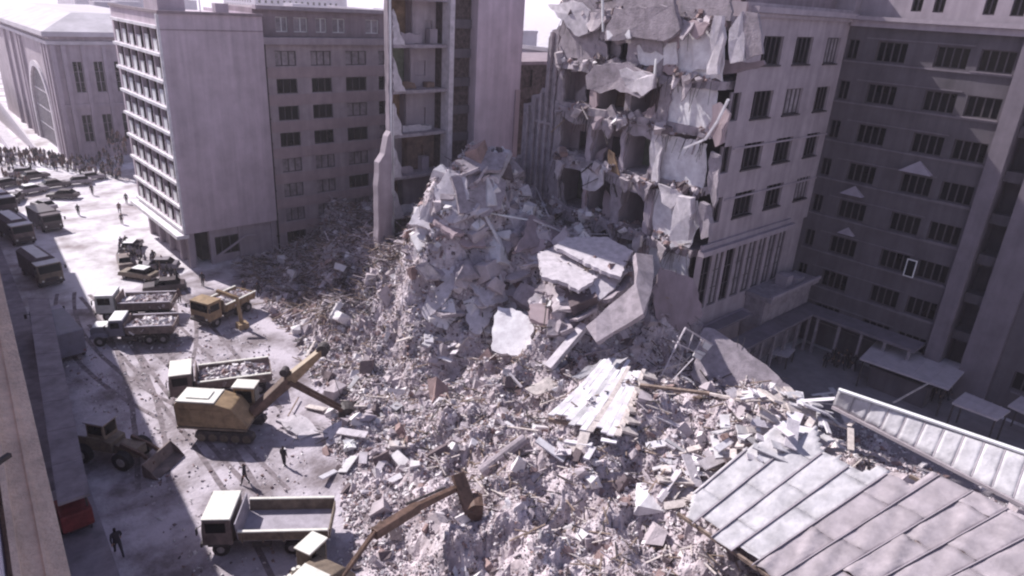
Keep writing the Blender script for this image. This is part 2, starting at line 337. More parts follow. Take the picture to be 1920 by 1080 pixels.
window(ob, (27.9, Y0), (1, 0), (0, -1), 0, 1.0, 3.2, 2.3, 3, 1, 'window_frame', 'glass', -0.5+1.15, False)
g = G(); g.beam((27.8, Y0-.2, 1.0), (31.8, Y0-.4, 3.2), .2, .2); g.beam((31.8, Y0-.4, 3.2), (33, Y0-.3, 3.0), .3, .1)
objat('fallen_beam', g, 'plaster_pale', (29, Y0-.4, 0), 'bent pale beam leaning across the dark shopfront under the office block', 'beam')
# roof clutter
g = G(); g.bb(27, 30, 90, 95, 28.6, 30.2); g.bb(32, 33.5, 86, 87, 28.6, 29.9); g.tube((31, 88, 28.6), (31, 88, 31.5), .05)
g.build('roof_hatch', 'plaster_pale', ob, off=ob.location)
# ------------------------------------------------------------ middle block behind
mb = thing('apartment_block', (45, 90, 0), 'grey-mauve apartment block with banded rows of triple windows right of the office block', 'building')
Yf = 83.6; mx0, mx1 = 36.05, 68.0; cols = [(37.6, 40.3), (42.2, 45.0), (47.0, 50.1), (51.9, 54.9), (57, 60), (62, 65)]
wr = [(24.95-3.25*k-1.75, 24.95-3.25*k) for k in range(7)]
ops = [(a-mx0, b-mx0, z0, z1) for a, b in cols for z0, z1 in wr]+[(a-mx0, b-mx0, 0.6, 2.6) for a, b in cols]
g = G(); facade(g, (mx0, Yf), (1, 0), (0, -1), mx1-mx0, 0, 25.7, ops, 0.35); g.bb(mx0, mx1, Yf+.4, 97, 0, 25.6); g.build('wall', 'plaster_grey', mb, off=mb.location)
g = G(); 
for z0, z1 in wr: g.bb(mx0+.3, mx1, Yf-.07, Yf-.002, z0-1.38, z0-.12)
g.split('wall_band', 'plaster_band', mb, off=mb.location)
g = G(); g.bb(mx0, mx1, Yf-.55, Yf+.5, 25.71, 26.5); g.bb(mx0, mx1, Yf+.9, Yf+1.9, 29.5, 29.95); g.split('cornice', 'plaster_pale', mb, off=mb.location)
g = G(); at = [(38.7, 40.2), (41.0, 42.8), (43.9, 45.4), (46.2, 48.0), (51, 53), (55, 57)]
facade(g, (mx0, Yf+1.6), (1, 0), (0, -1), mx1-mx0, 26.5, 29.5, [(a-mx0, b-mx0, 27, 28.7) for a, b in at], .25); g.bb(mx0, mx1, Yf+1.95, 97, 25.7, 29.6); g.build('attic_wall', 'plaster_mauve', mb, off=mb.location)
for i, (a, b) in enumerate(at): window(mb, (mx0, Yf+1.6), (1, 0), (0, -1), a-mx0, 27, b-a, 1.7, 2, 1, 'white_paint', 'curtain_haze', .2, False)
k = 0
for z0, z1 in wr+[(0.6, 2.6)]:
    for a, b in cols:
        k += 1; light = random.random() < (.8 if z0 > 22 else .35)  # pale panes are partly curtains, partly haze put into the pane colour
        window(mb, (mx0, Yf), (1, 0), (0, -1), a-mx0, z0, b-a, z1-z0, 3, 1, 'window_frame', 'curtain_haze' if light else 'glass', .25, False)
g = G(); g.tube((36.3, Yf-.25, 0), (36.3, Yf-.25, 26), .09)
for q in range(8): g.bb(36.15, 36.45, Yf-.35, Yf-.01, 2+q*3, 2.1+q*3)
g.build('drainpipe', 'room_dark', mb, off=mb.location)
# ------------------------------------------------------------ far hall with the arch
fb = thing('arched_hall', (34, 165, 0), 'pale classical hall with a big arched window and flat eaves across the square', 'building')
fx, fy = 26.3, 150.0
g = G()
facade(g, (fx, fy), (1, 0), (0, -1), 26, 0, 21.8, [(3+i*3.4, 4.6+i*3.4, 3 if j == 0 else 12, 8 if j == 0 else 17.5) for i in range(6) for j in range(2)], .5)
g.bb(fx+.6, 52, fy+.6, 215, 0, 21.7)
# arched opening in the side wall: wall pieces around a half circle
yc, ra, zs = 166.5, 8.2, 7.0; n = 20
arc = [(yc+ra*math.cos(math.pi*i/n), zs+ra*math.sin(math.pi*i/n)) for i in range(n+1)]
for (ya, za), (yb2, zb2) in zip(arc, arc[1:]): g.add([(fx, ya, za), (fx, yb2, zb2), (fx, yb2, 21.8), (fx, ya, 21.8)], [(0, 1, 2, 3)]); g.add([(fx, ya, za), (fx, yb2, zb2), (fx+.6, yb2, zb2), (fx+.6, ya, za)], [(0, 1, 2, 3)])
g.bb(fx, fx+.6, fy+.01, yc-ra, 0, 21.8); g.bb(fx, fx+.6, yc+ra, 215, 0, 21.8)
g.build('wall', 'plaster_grey', fb, off=fb.location)
g = G()
for (ya, za), (yb2, zb2) in zip(arc, arc[1:]):
    e = 1.13; f_ = lambda y, z: (yc+(y-yc)*e, zs+(z-zs)*e)
    (yc1, zc1), (yc2, zc2) = f_(ya, za), f_(yb2, zb2)
    g.hexa([(fx-.35, ya, za), (fx-.35, yb2, zb2), (fx-.003, yb2, zb2), (fx-.003, ya, za)], [(fx-.35, yc1, zc1), (fx-.35, yc2, zc2), (fx-.003, yc2, zc2), (fx-.003, yc1, zc1)])
g.bb(fx-.35, fx-.003, yc-ra*1.13, yc-ra, 0, zs); g.bb(fx-.35, fx-.003, yc+ra, yc+ra*1.13, 0, zs)
for i in range(-5, 6): g.bb(fx+.2, fx+.35, yc+i*1.5-.1, yc+i*1.5+.1, 0, zs+math.sqrt(max(0, ra*ra-(i*1.5)**2))-.02)
for z in (3.5, 7, 10.5): hw = ra if z <= zs else math.sqrt(ra*ra-(z-zs)**2); g.bb(fx+.22, fx+.32, yc-hw, yc+hw, z-.1, z+.1)
g.build('arch_surround', 'concrete_light', fb, off=fb.location)
g = G(); g.extr([(fx+.45, 0), (fx+.5, 0), (fx+.5, 15), (fx+.45, 15)], yc-ra, yc+ra); g.build('pane', 'glass', fb, off=fb.location)
g = G()
for x in (fx+.3, fx+1.9): g.bb(x-.35, x+.35, fy-.5, fy-.003, 0, 20.3)
for i in range(7): g.bb(fx+4.95+i*3.4-.3, fx+4.95+i*3.4+.3, fy-.35, fy-.003, 2, 20.3)
for y in (fy+.5, fy+3.0, fy+5.2, yc+ra+2.2, yc+ra+5, yc+ra+12, yc+ra+20): g.bb(fx-.5, fx-.004, y-.4, y+.4, 0, 20.3)
g.bb(fx-.25, 52, fy-.25, fy-.006, 9.4, 10.0)
g.split('pilaster', 'plaster_pale', fb, off=fb.location)
g = G(); g.bb(fx-1.1, 52, fy-1.1, 215, 21.82, 22.6); g.bb(fx-.6, 52, fy-.6, 215, 20.4, 21.0); g.split('cornice', 'roof_far', fb, off=fb.location)
g = G(); g.hexa([(fx-.9, fy-.9, 22.62), (52, fy-.9, 22.62), (52, 215, 22.62), (fx-.9, 215, 22.62)], [(fx+6, fy+9, 25.4), (46, fy+9, 25.4), (46, 205, 25.4), (fx+6, 205, 25.4)]); g.build('roof', 'roof_far', fb, off=fb.location)
for i in range(6):
    for j in range(2): window(fb, (fx, fy), (1, 0), (0, -1), 3+i*3.4, 3 if j == 0 else 12, 1.6, 5 if j == 0 else 5.5, 2, 3, 'plaster_pale', 'glass', .4, False)
g = G(); p = [PZ(0, 205, 1), PZ(85, 290, 0)]
g.hexa([(18.6, 158, 0), (20.4, 158, 0), (20.4, 215, 0), (18.6, 215, 0)], [(18.6, 158, .4), (20.4, 158, .4), (20.4, 215, 6), (18.6, 215, 6)])
g.hexa([(22.2, 158, 0), (22.6, 158, 0), (22.6, 215, 0), (22.2, 215, 0)], [(22.2, 158, 1.2), (22.6, 158, 1.2), (22.6, 215, 7.5), (22.2, 215, 7.5)])
objat('ramp', g, 'concrete_light', (20.5, 180, 0), 'pale sloping ramp with a parapet beside the arched window', 'ramp')
# ------------------------------------------------------------ distant city
spots = [(60, 130, 24, 22, 19), (95, 125, 30, 25, 22), (75, 190, 30, 30, 20), (130, 170, 40, 30, 24), (60, 250, 34, 30, 22), (110, 260, 30, 40, 18), (165, 250, 40, 40, 26), (90, 340, 50, 30, 20),
 (170, 350, 40, 50, 22), (240, 330, 50, 40, 24), (120, 450, 60, 40, 22), (220, 470, 60, 50, 26), (320, 440, 60, 60, 20), (160, 600, 70, 50, 24), (300, 620, 70, 60, 28), (420, 560, 80, 70, 24), (8, 260, 16, 40, 18), (-2, 330, 20, 40, 20), (200, 120, 60, 40, 20), (300, 200, 60, 60, 22), (92, 88, 18, 12, 25)]
for i, (x, y, wx, wy, h) in enumerate(spots):
    g = G(); x0, y0 = x-wx/2, y-wy/2; nx = int(wx/4); 
    ops = [(2+a*4, 3.6+a*4, 2+z*3.4, 3.8+z*3.4) for a in range(nx-1) for z in range(int((h-2)/3.4))]
    facade(g, (x0, y0), (1, 0), (0, -1), wx, 0, h, ops, .4, 0)
    for q in ops: g.add([(x0+q[0], y0+.38, q[2]), (x0+q[1], y0+.38, q[2]), (x0+q[1], y0+.38, q[3]), (x0+q[0], y0+.38, q[3])], [(0, 1, 2, 3)], 1)
    ny = int(wy/4); ops = [(2+a*4, 3.6+a*4, 2+z*3.4, 3.8+z*3.4) for a in range(ny-1) for z in range(int((h-2)/3.4))]
    facade(g, (x0, y0+wy), (0, -1), (-1, 0), wy, 0, h, ops, .4, 0)
    for q in ops: g.add([(x0+.38, y0+wy-q[0], q[2]), (x0+.38, y0+wy-q[1], q[2]), (x0+.38, y0+wy-q[1], q[3]), (x0+.38, y0+wy-q[0], q[3])], [(0, 1, 2, 3)], 1)
    g.bb(x0+.45, x0+wx, y0+.45, y0+wy, 0, h-.2); g.bb(x0-.3, x0+wx, y0-.3, y0, h-.1, h+.5); g.bb(x0-.3, x0, y0, y0+wy, h-.1, h+.5); g.bb(x0+wx*.4, x0+wx*.6, y0+wy*.4, y0+wy*.6, h-.2, h+3)
    o = g.build('city_building', ['city_pale', 'glass'], off=(x, y, 0)); o.location = (x, y, 0)
    tag(o, 'hazy pale city building among the rooftops far beyond the apartment block', 'building', 'hazy city buildings on the skyline')
# ------------------------------------------------------------ cut-open tower block
tb = thing('tower_block', (48, 66, 0), 'torn-open tower block with exposed rooms on its left and a tall blank shaft', 'building')
YT = 60.0; fl = [5.9+4.33*k for k in range(8)]
g = G(); g.bb(45.5, 55.6, YT+.9, 70, 0, 37.5); g.bb(41.8, 45.48, 63.5, 66, 0, 37.5); g.build('core_wall', 'brick_dark', tb, off=tb.location)
g = G(); g.bb(49.1, 55.6, YT-.3, YT+.88, 0, 37.6); g.build('shaft_wall', 'plaster_lilac', tb, off=tb.location)
g = G(); g.bb(55.62, 55.95, YT+.1, 70, 0, 37.6); g.bb(54.9, 55.6, YT-.42, YT-.303, 0, 22.8); g.build('end_wall', 'plaster_band', tb, off=tb.location)
g = G(); g.bb(45.4, 45.98, YT-.45, YT+.88, 3, 37.6); g.split('pilaster', 'concrete_light', tb, off=tb.location)
g = G()
for q in range(12): g.bb(46.1, 49.0, YT+.6, YT+.88, 3+q*2.9, 3.9+q*2.9)
g.split('brick_band', 'plaster_dark', tb, off=tb.location)
g = G()
for z in fl:
    pts = [(38.7, YT-random.uniform(-.1, .3), z), (45.4, YT-.1, z), (45.4, 63.4, z), (40.7, 63.4, z)]
    plate(g, pts, .32, .09, .6)
g.split('floor_slab', 'concrete', tb, off=tb.location)
g = G(); g.hexa([(38.2, YT+.3, 0), (38.7, YT+.3, 0), (40.9, 63.4, 0), (40.3, 63.4, 0)], [(38.2, YT+.3, 37.5), (38.7, YT+.3, 37.5), (40.9, 63.4, 37.5), (40.3, 63.4, 37.5)])
pts = [(38.15, YT-.35, 3), (38.15, YT+.3, 3), (38.15, YT+.3, 37), (38.15, YT-.35, 37)]; plate(g, pts, -.45, .1, .7)
pts = [(36.3, YT+.1, 3), (38.15, YT+.1, 3), (38.15, YT+.1, 19.4), (37.6, YT+.1, 19.0), (37.3, YT+.1, 17.2), (36.6, YT+.1, 16.4), (36.4, YT+.1, 13)]; plate(g, pts, -.9, .13, 1.1)
g.build('side_wall', 'plaster_grey', tb, off=tb.location)
g = G(); g.tube((38.33, YT-.42, 4.2), (38.33, YT-.42, 37), .09); g.tube((38.55, YT-.4, 2), (38.6, YT-.42, 22), .05)
g.build('pipe', 'white_paint', tb, off=tb.location)
bc = ['room_green', 'room_brown', 'plaster_grey', 'brick_ochre', 'room_green', 'brick_ochre', 'room_brown', 'plaster_grey']
for i, z in enumerate(fl[:-1]):
    g = G(); a = 41.9+random.uniform(-.5, .6)
    g.bb(40.7, a, 63.2, 63.4, z, z+4.0)
    g.build('back_wall', bc[i], tb, off=tb.location)
    g = G(); facade(g, (a, 62.0), (1, 0), (0, -1), 45.4-a, z, z+4.0, [(1.6, 2.5, z+.02, z+2.2)] if i % 2 else [(.6, 1.9, z+1.1, z+2.6)], .2); g.bb(a, 45.4, 62.25, 62.3, z, z+4)
    g.bb(a, a+.15, 62.31, 63.19, z, z+4)
    g.build('partition', ['plaster_pale', 'plaster_grey', 'room_brown', 'plaster_pale'][i % 4], tb, off=tb.location)
    g = G(); x = random.uniform(39.8, 40.6)
    wv = random.uniform(1.2, 3.4); hv = random.uniform(.6, 1.9); plate(g, [(x, YT+.8, z), (x+wv, YT+.8, z), (x+wv*.9, YT+.8, z+hv*.8), (x, YT+.8, z+hv)], .12, .1, .4)
    g.bb(42.5+i*.3, 43.4+i*.3, YT+1, YT+1.8, z+.02, z+random.uniform(.4, 1.6))
    g.split('low_wall', ['concrete', 'white_wall', 'plaster_grey', 'concrete_light', 'room_brown', 'plaster_grey', 'concrete'][i], tb, off=tb.location)
    g = G(); x = 38.7
    plate(g, [(x, YT-.3, z+.0), (x+random.uniform(.9, 1.7), YT-.3, z-.1), (x+.9, YT-.3, z+1), (x+.3, YT-.3, z+2.6), (x, YT-.3, z+3.2)], .14, .1, .35)
    if i in (1, 2, 3, 4, 5): g.build('wall_remnant', 'concrete_light', tb, off=tb.location)
# ------------------------------------------------------------ rear wing and gap
rw = thing('rear_wing', (66, 66, 0), 'dark rear wing seen through the gap beside the blank shaft', 'building')
g = G(); facade(g, (56, 64), (1, 0), (0, -1), 22, 0, 25, [(1+3*k, 2.6+3*k, 2+3.4*j, 4+3.4*j) for k in range(7) for j in range(7)], .3); g.bb(56, 78, 64.4, 76, 0, 25); g.build('wall', 'brick_dark', rw, off=rw.location)
g = G(); g.bb(55.97, 78, 63.8, 76, 25.02, 25.4); g.build('roof', 'plaster_mauve', rw, off=rw.location)
# ------------------------------------------------------------ wing 1: broken end and courtyard facade
w1 = thing('ruined_apartment_house', (60, 38, 0), 'half-collapsed apartment house with open broken rooms and ragged hanging floors', 'building')
Yr = 30.4; XB = 50.0
c1 = [(54.8, 58.0), (60.2, 63.3), (66.0, 68.7)]; rw1 = [(30.6-4.33*k-2.25, 30.6-4.33*k) for k in range(4)]
ops = [(a-51.6, b-51.6, z0, z1) for a, b in c1 for z0, z1 in rw1]+[(0.0, 1.2, z0, z1) for z0, z1 in rw1[1:]]
g = G(); facade(g, (51.6, Yr), (1, 0), (0, -1), 70-51.6, 13.1, 33, ops, .35)
g.bb(57, 70, Yr+.5, 48.5, 0, 32.8)
g.build('wall', 'plaster_grey', w1, off=w1.location)
for z0, z1 in rw1:
    for a, b in c1: window(w1, (51.6, Yr), (1, 0), (0, -1), a-51.6, z0, b-a, z1-z0, 4, 1, 'window_frame', 'glass' if random.random() < .8 else 'curtain_haze', .28, True)
    if z0 < 26: window(w1, (51.6, Yr), (1, 0), (0, -1), 0, z0, 1.2, z1-z0, 2, 1, 'window_frame', 'glass', .28, False)
g = G()
g.bb(52, 70, Yr-.7, Yr-.003, 32.3, 32.75); g.bb(52, 70, Yr-.35, Yr-.004, 32.0, 32.28)
g.bb(50.3, 66.5, Yr-.6, Yr-.003, 12.7, 13.15); g.bb(50.5, 66.2, Yr-.25, Yr-.003, 13.17, 13.6); g.bb(53, 70, Yr-.12, Yr-.003, 17.2, 17.35); g.bb(53, 70, Yr-.12, Yr-.003, 21.6, 21.75)
g.split('cornice', 'plaster_pale', w1, off=w1.location)
g = G(); facade(g, (54, Yr+1.8), (1, 0), (0, -1), 16, 33, 36.4, [(5, 6.2, 33.8, 35.6), (11.5, 12.7, 33.8, 35.6), (13.4, 14.6, 33.8, 35.6)], .3); g.bb(54, 70, Yr+2.2, 48, 32.8, 36.3); g.bb(53.5, 70, Yr+1.4, 48, 36.42, 36.8); g.build('attic_wall', 'plaster_mauve', w1, off=w1.location)
for u in (5, 11.5, 13.4): window(w1, (54, Yr+1.8), (1, 0), (0, -1), u, 33.8, 1.2, 1.8, 2, 1, 'window_frame', 'glass', .2, False)
# tall hall windows below the ledge
g = G(); hu = [(51.3+1.9*k, 51.3+1.9*k+1.45) for k in range(8)]
facade(g, (50.2, Yr), (1, 0), (0, -1), 66.5-50.2, 5.0, 12.7, [(a-50.2, b-50.2, 7.2, 12.3) for a, b in hu], .3); g.bb(50.2, 66.5, Yr+.6, 32, 0, 7); g.bb(66.5, 70, Yr+.3, 32, 0, 13.1); g.bb(50.2, 66.5, Yr+.05, Yr+.58, 0, 4.98)
g.build('hall_wall', 'plaster_grey', w1, off=w1.location)
for i, (a, b) in enumerate(hu): window(w1, (50.2, Yr), (1, 0), (0, -1), a-50.2, 7.2, b-a, 5.1, 2, 3, 'window_frame', 'glass' if i in (0, 2) else 'curtain_haze', .2, False)
# upper storeys continue behind: back wall of rooms
fz = [8.7, 13.0, 17.85, 22.65, 27.1, 31.3]
ys = [31.0, 35.6, 39.6, 43.6, 48.6]
for i, z in enumerate(fz):
    g = G(); yb_ = 30.9 if i < 5 else 31.2
    pts = [(XB+random.uniform(-.3, .2), 48.5, z)]+[(XB+random.uniform(-.5, .5), y, z+random.uniform(-.25, .05)) for y in (46.5, 44, 42, 40, 38, 36)]+[(XB+.2, yb_, z), (57, yb_, z), (57, 48.5, z)]
    plate(g, pts, .7, .2, .5); 
    # crumbled concrete and dust hanging over the slab edge
    for q in range(10):
        y = random.uniform(31, 48.4); s = random.uniform(.15, .6)
        g.box((XB+random.uniform(-.35, .35), y, z+random.uniform(-.35, .35)), (s, s*random.uniform(.6, 1.8), s*random.uniform(.4, .9)), (random.uniform(0, 3), random.uniform(0, 3), random.uniform(0, 3)))
    g.split('floor_slab', 'concrete', w1, off=w1.location)
for i, z in enumerate(fz[:-1]):
    hgt = fz[i+1]-z-.42
    g = G()
    for j in range(1, 4):
        ya, yb2 = ys[j], ys[j+1]; dw = random.uniform(.9, 1.3); du = random.uniform(.5, (yb2-ya)-dw-.4)
        xb = XB+random.choice([2.6, 3.2, 4.4])
        ops = [(du, du+dw, z+.02, z+2.6)] if random.random() < .75 else [(.6, 2.6, z+.9, z+2.8)]
        h = G(); facade(h, (xb, yb2), (0, -1), (-1, 0), yb2-ya, z, z+hgt, ops, .18)
        h.build('room_wall', ['plaster_mauve', 'plaster_band', 'room_brown', 'plaster_mauve', 'plaster_dark', 'room_green'][(i*2+j) % 6], w1, off=w1.location)
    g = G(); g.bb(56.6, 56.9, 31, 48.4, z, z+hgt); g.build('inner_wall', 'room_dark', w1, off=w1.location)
    g = G()
    for j in (1, 2, 3, 4):
        y = ys[j]; x0 = XB+random.uniform(.05, .6)
        plate(g, [(x0, y, z), (56.5, y, z), (56.5, y, z+hgt), (x0+random.uniform(0, .8), y, z+hgt)], .2, .07, .5)
    g.split('partition', 'plaster_pale', w1, off=w1.location)
    # white partition of the right-hand bay, torn at its edges
    g = G(); a = random.uniform(-.3, .4)
    plate(g, [(XB+.45, 35.4, z+.05), (XB+.45, 31.1+a, z+.1), (XB+.45, 30.9-a*.5, z+hgt*.5), (XB+.45, 31.4, z+hgt), (XB+.45, 35.5, z+hgt)], -.15, .16, .5)
    g.build('white_partition', 'white_wall', w1, off=w1.location)
g = G(); g.bb(50.5, 57, 48.5, 48.9, 0, 33); g.bb(52, 57, Yr+.4, 48, 31.4, 33); g.build('rear_wall', 'plaster_grey', w1, off=w1.location)
# top storey left over: ragged attic pieces
g = G()
plate(g, [(XB+.3, 48.6, 27.2), (XB+.3, 44.3, 27.2), (XB+.4, 44.0, 29.6), (XB+.3, 44.6, 33.0), (XB+.3, 48.7, 33.8)], -.3, .3, .6)
plate(g, [(XB+.2, 43.8, 29.6), (XB+.2, 36.6, 28.6), (XB+.2, 35.9, 31), (XB+.3, 36.5, 35), (XB+.3, 43.5, 35)], -.35, .3, .6)
plate(g, [(XB+.3, 35.5, 31.5), (XB+.3, 31.0, 31.6), (XB+.3, 31.0, 33.5), (XB+.3, 35.5, 34)], -.3, .2, .6)
g.build('torn_wall', 'concrete', w1, off=w1.location)
# doorways and torn wallpaper areas on the face
for (x0, y0, x1, y1, k) in [(1195, 80, 1268, 122, 'white_wall'), (1300, 40, 1336, 132, 'white_wall'), (1118, 195, 1120, 250, 'concrete')]:
    if x1-x0 < 5: continue
    p = [PX(x0, y1, XB-.05), PX(x1, y1, XB-.05), PX(x1, y0, XB-.05), PX(x0, y0, XB-.05)]
    g = G(); plate(g, p, .12, .1, .4); g.build('white_partition', k, w1, off=w1.location)
def facepiece(pp, k, th=.25, X=XB-.3, jit=.15, nm='hanging_slab', step=.6):
    g = G(); plate(g, [PX(x, y, X+random.uniform(-.04, .04)) for x, y in pp], th, jit, step, warp=.06); g.build(nm, k, w1, off=w1.location)
facepiece([(1102, 140), (1120, 122), (1180, 118), (1228, 140), (1232, 165), (1205, 180), (1160, 168), (1130, 172), (1105, 165)], 'concrete', .4, XB-1.0)
facepiece([(1165, 128), (1228, 140), (1226, 168), (1207, 178), (1176, 166)], 'concrete_light', .2, XB-1.3)
facepiece([(1030, 8), (1085, 2), (1110, 20), (1104, 60), (1088, 70), (1060, 40)], 'concrete_light', .3, XB-.4)
facepiece([(1140, 60), (1160, 20), (1270, 10), (1280, 55), (1250, 78), (1190, 72), (1142, 75)], 'concrete', .5, XB-.6)
facepiece([(1140, 60), (1152, 28), (1185, 55), (1186, 72), (1142, 74)], 'white_wall', .15, XB-.9)
facepiece([(1090, 315), (1135, 318), (1134, 345), (1118, 358), (1095, 352)], 'concrete_light', .15, XB-.4)
facepiece([(1235, 345), (1285, 360), (1275, 375), (1262, 390), (1245, 378)], 'concrete_light', .15, XB-.5)
facepiece([(1226, 245), (1247, 248), (1236, 340), (1222, 345)], 'concrete_light', .3, XB-.1)
facepiece([(1342, 200), (1352, 190), (1370, 215), (1362, 270), (1345, 275), (1335, 240)], 'plaster_band', .3, XB-.2)
facepiece([(1335, 285), (1350, 290), (1352, 340), (1342, 390), (1330, 350)], 'concrete', .3, XB-.1)
facepiece([(1345, 32), (1363, 30), (1358, 90), (1352, 140), (1330, 138), (1338, 90)], 'concrete_light', .4, XB-.3, nm='broken_column')
facepiece([(1372, 55), (1395, 22), (1400, 90), (1398, 112), (1374, 118), (1370, 80)], 'concrete_light', .3, XB-.5, .08)
facepiece([(1402, 20), (1425, 24), (1432, 100), (1402, 112), (1398, 60)], 'concrete', .3, XB-.3, .08)
facepiece([(1340, 108), (1400, 118), (1430, 112), (1432, 122), (1380, 138), (1345, 140)], 'plaster_mauve', .25, XB+1.1, .08)
for p, q in (((1283, 278), (1320, 262)), ((1322, 262), (1345, 228)), ((1345, 228), (1366, 186))):
    a, b = PX(*p, XB-.8), PX(*q, XB-.8); g = G(); g.beam(a, b, .22, .16); g.build('loose_beam', 'white_wall', w1, off=w1.location)
g = G(); g.beam(PX(1230, 110, XB-.7), PX(1226, 155, XB-.7), .15, .15); g.tube(PX(1130, 0, XB-.6), PX(1131, 60, XB-.6), .12); g.build('pipe', 'white_paint', w1, off=w1.location)
g = G()
for k in range(240):
    y = random.uniform(31, 48); z = random.choice(fz)+random.uniform(-.4, 0); x = XB-random.uniform(.1, .5)
    g.tube((x, y, z), (x-random.uniform(0, .5), y+random.uniform(-.5, .5), z-random.uniform(.3, 2.2)), .028, .018, 5)
tag(g.build('bent_rebar', 'steel_dark', w1, off=w1.location), kind='stuff')
# ribbed broken wall between gap and open rooms
g = G(); steps = [(48.9, 49.8, 30.2), (49.8, 50.7, 29.8), (50.7, 51.5, 24.0), (51.5, 52.5, 23.4), (52.5, 53.6, 22.6), (53.6, 54.5, 17.0), (54.5, 55.4, 15.2)]
for ya, yb2, zt in steps:
    ps = [(XB, ya, 0), (XB, yb2, 0), (XB, yb2, zt-random.uniform(0, .9)), (XB, (ya+yb2)/2, zt+random.uniform(-.3, .3)), (XB, ya, zt)]
    g.extr([(p[1], p[2]) for p in ps], XB+.6+random.uniform(-.05, .05), XB+1.2, ax='x')
    g.bb(XB+.25, XB+.6, ya+.05, ya+.33, 0, zt-.3)
g.bb(XB+.3, XB+.58, 48.9, 51.4, 20.8, 21.05)
g.build('ribbed_wall', 'concrete', w1, off=w1.location)
# ------------------------------------------------------------ wing 2: dark courtyard facade
w2 = thing('courtyard_apartment_house', (78, 15, 0), 'dark grey apartment house with barred four-light windows at the right', 'building')
XW = 70.0; c2 = [(30.2, 29.2, 2), (27.5, 24.9, 4), (22.5, 19.9, 4), (19.1, 16.5, 4)]
rz2 = [30.55-3.72*k for k in range(8)]
ops = [(30.4-a, 30.4-b, z-1.75, z) for a, b, n in c2 for z in rz2]
g = G(); facade(g, (XW, 30.4), (0, -1), (-1, 0), 30.4-16.2, 0, 32.2, ops, .35); g.bb(XW+.4, 82, 15, 30.4, 0, 32); g.bb(XW+.02, 82, 30.41, 48, 0, 32)
slab_z = [z-1.75 for z in rz2]
facade(g, (XW, 13.2), (0, -1), (-1, 0), 30, 0, 32.2, [(4+4.2*k, 6.4+4.2*k, z-1.75, z) for k in range(6) for z in rz2], .35); g.bb(XW+.5, 82, -16.8, 13.2, 0, 32)
g.bb(XW+2.6, 82, 13.2, 15, 0, 32)
g.build('wall', 'plaster_dark', w2, off=w2.location)
g = G(); g.bb(XW-.55, XW+2.5, 14.85, 16.2, 0, 32.2); g.bb(XW-.45, XW+.4, 10.6, 13.2, 0, 32.2); g.split('pier', 'pier_grey', w2, off=w2.location)
g = G()
for z in rz2: g.bb(XW+.6, XW+2.5, 13.25, 14.8, z-2.9, z-2.0)
g.split('balcony', 'plaster_dark', w2, off=w2.location)
for a, b, n in c2:
    for i, z in enumerate(rz2): window(w2, (XW, 30.4), (0, -1), (-1, 0), 30.4-a, z-1.75, a-b, 1.75, n, 1, 'window_frame', 'glass', .28, False)
for k in range(6):
    for z in rz2: window(w2, (XW, 13.2), (0, -1), (-1, 0), 4+4.2*k, z-1.75, 2.4, 1.75, 3, 1, 'window_frame', 'glass', .28, False)
g = G()
for z in rz2:
    g.bb(XW-.16, XW-.003, 16.3, 30.3, z-2.02, z-1.88); g.bb(XW-.22, XW-.003, 16.35, 19.5, z-1.87, z-1.78)
    g.bb(XW-.1, XW-.003, 19.6, 28.6, z+.15, z+.25); g.bb(XW-.16, XW-.003, -12, 9, z-2.02, z-1.88)
g.split('sill_band', 'pier_grey', w2, off=w2.location)
g = G(); g.bb(XW-.9, XW+.2, -15, 30.3, 32.25, 32.6); g.bb(XW-.5, XW-.003, -15, 30.2, 31.7, 32.22); g.split('cornice', 'plaster_pale', w2, off=w2.location)
g = G(); au = [(4.5, 5.4), (6.3, 7.2), (10.2, 11.1), (12.2, 13.2), (14.6, 16), (17, 18.4), (20, 21.4)]
facade(g, (XW+1.2, 30.4), (0, -1), (-1, 0), 44, 32.6, 36.4, [(a, b, 33.2, 35.1) for a, b in au], .3); g.bb(XW+1.6, 82, -14, 30.4, 32, 36.2); g.bb(XW+.1, 82, 30.41, 48, 32.01, 36.3); g.build('attic_wall', 'plaster_pale', w2, off=w2.location)
for a, b in au: window(w2, (XW+1.2, 30.4), (0, -1), (-1, 0), a, 33.2, b-a, 1.9, 2, 1, 'window_frame', 'glass', .2, False)
g = G()
for k in range(26): y = 16-.5*k; g.tube((XW-.6, y, 32.6), (XW-.6, y, 33.6), .03, n=6)
g.tube((XW-.6, 16, 33.6), (XW-.6, 3.5, 33.6), .04); g.build('railing', 'steel_dark', w2, off=w2.location)
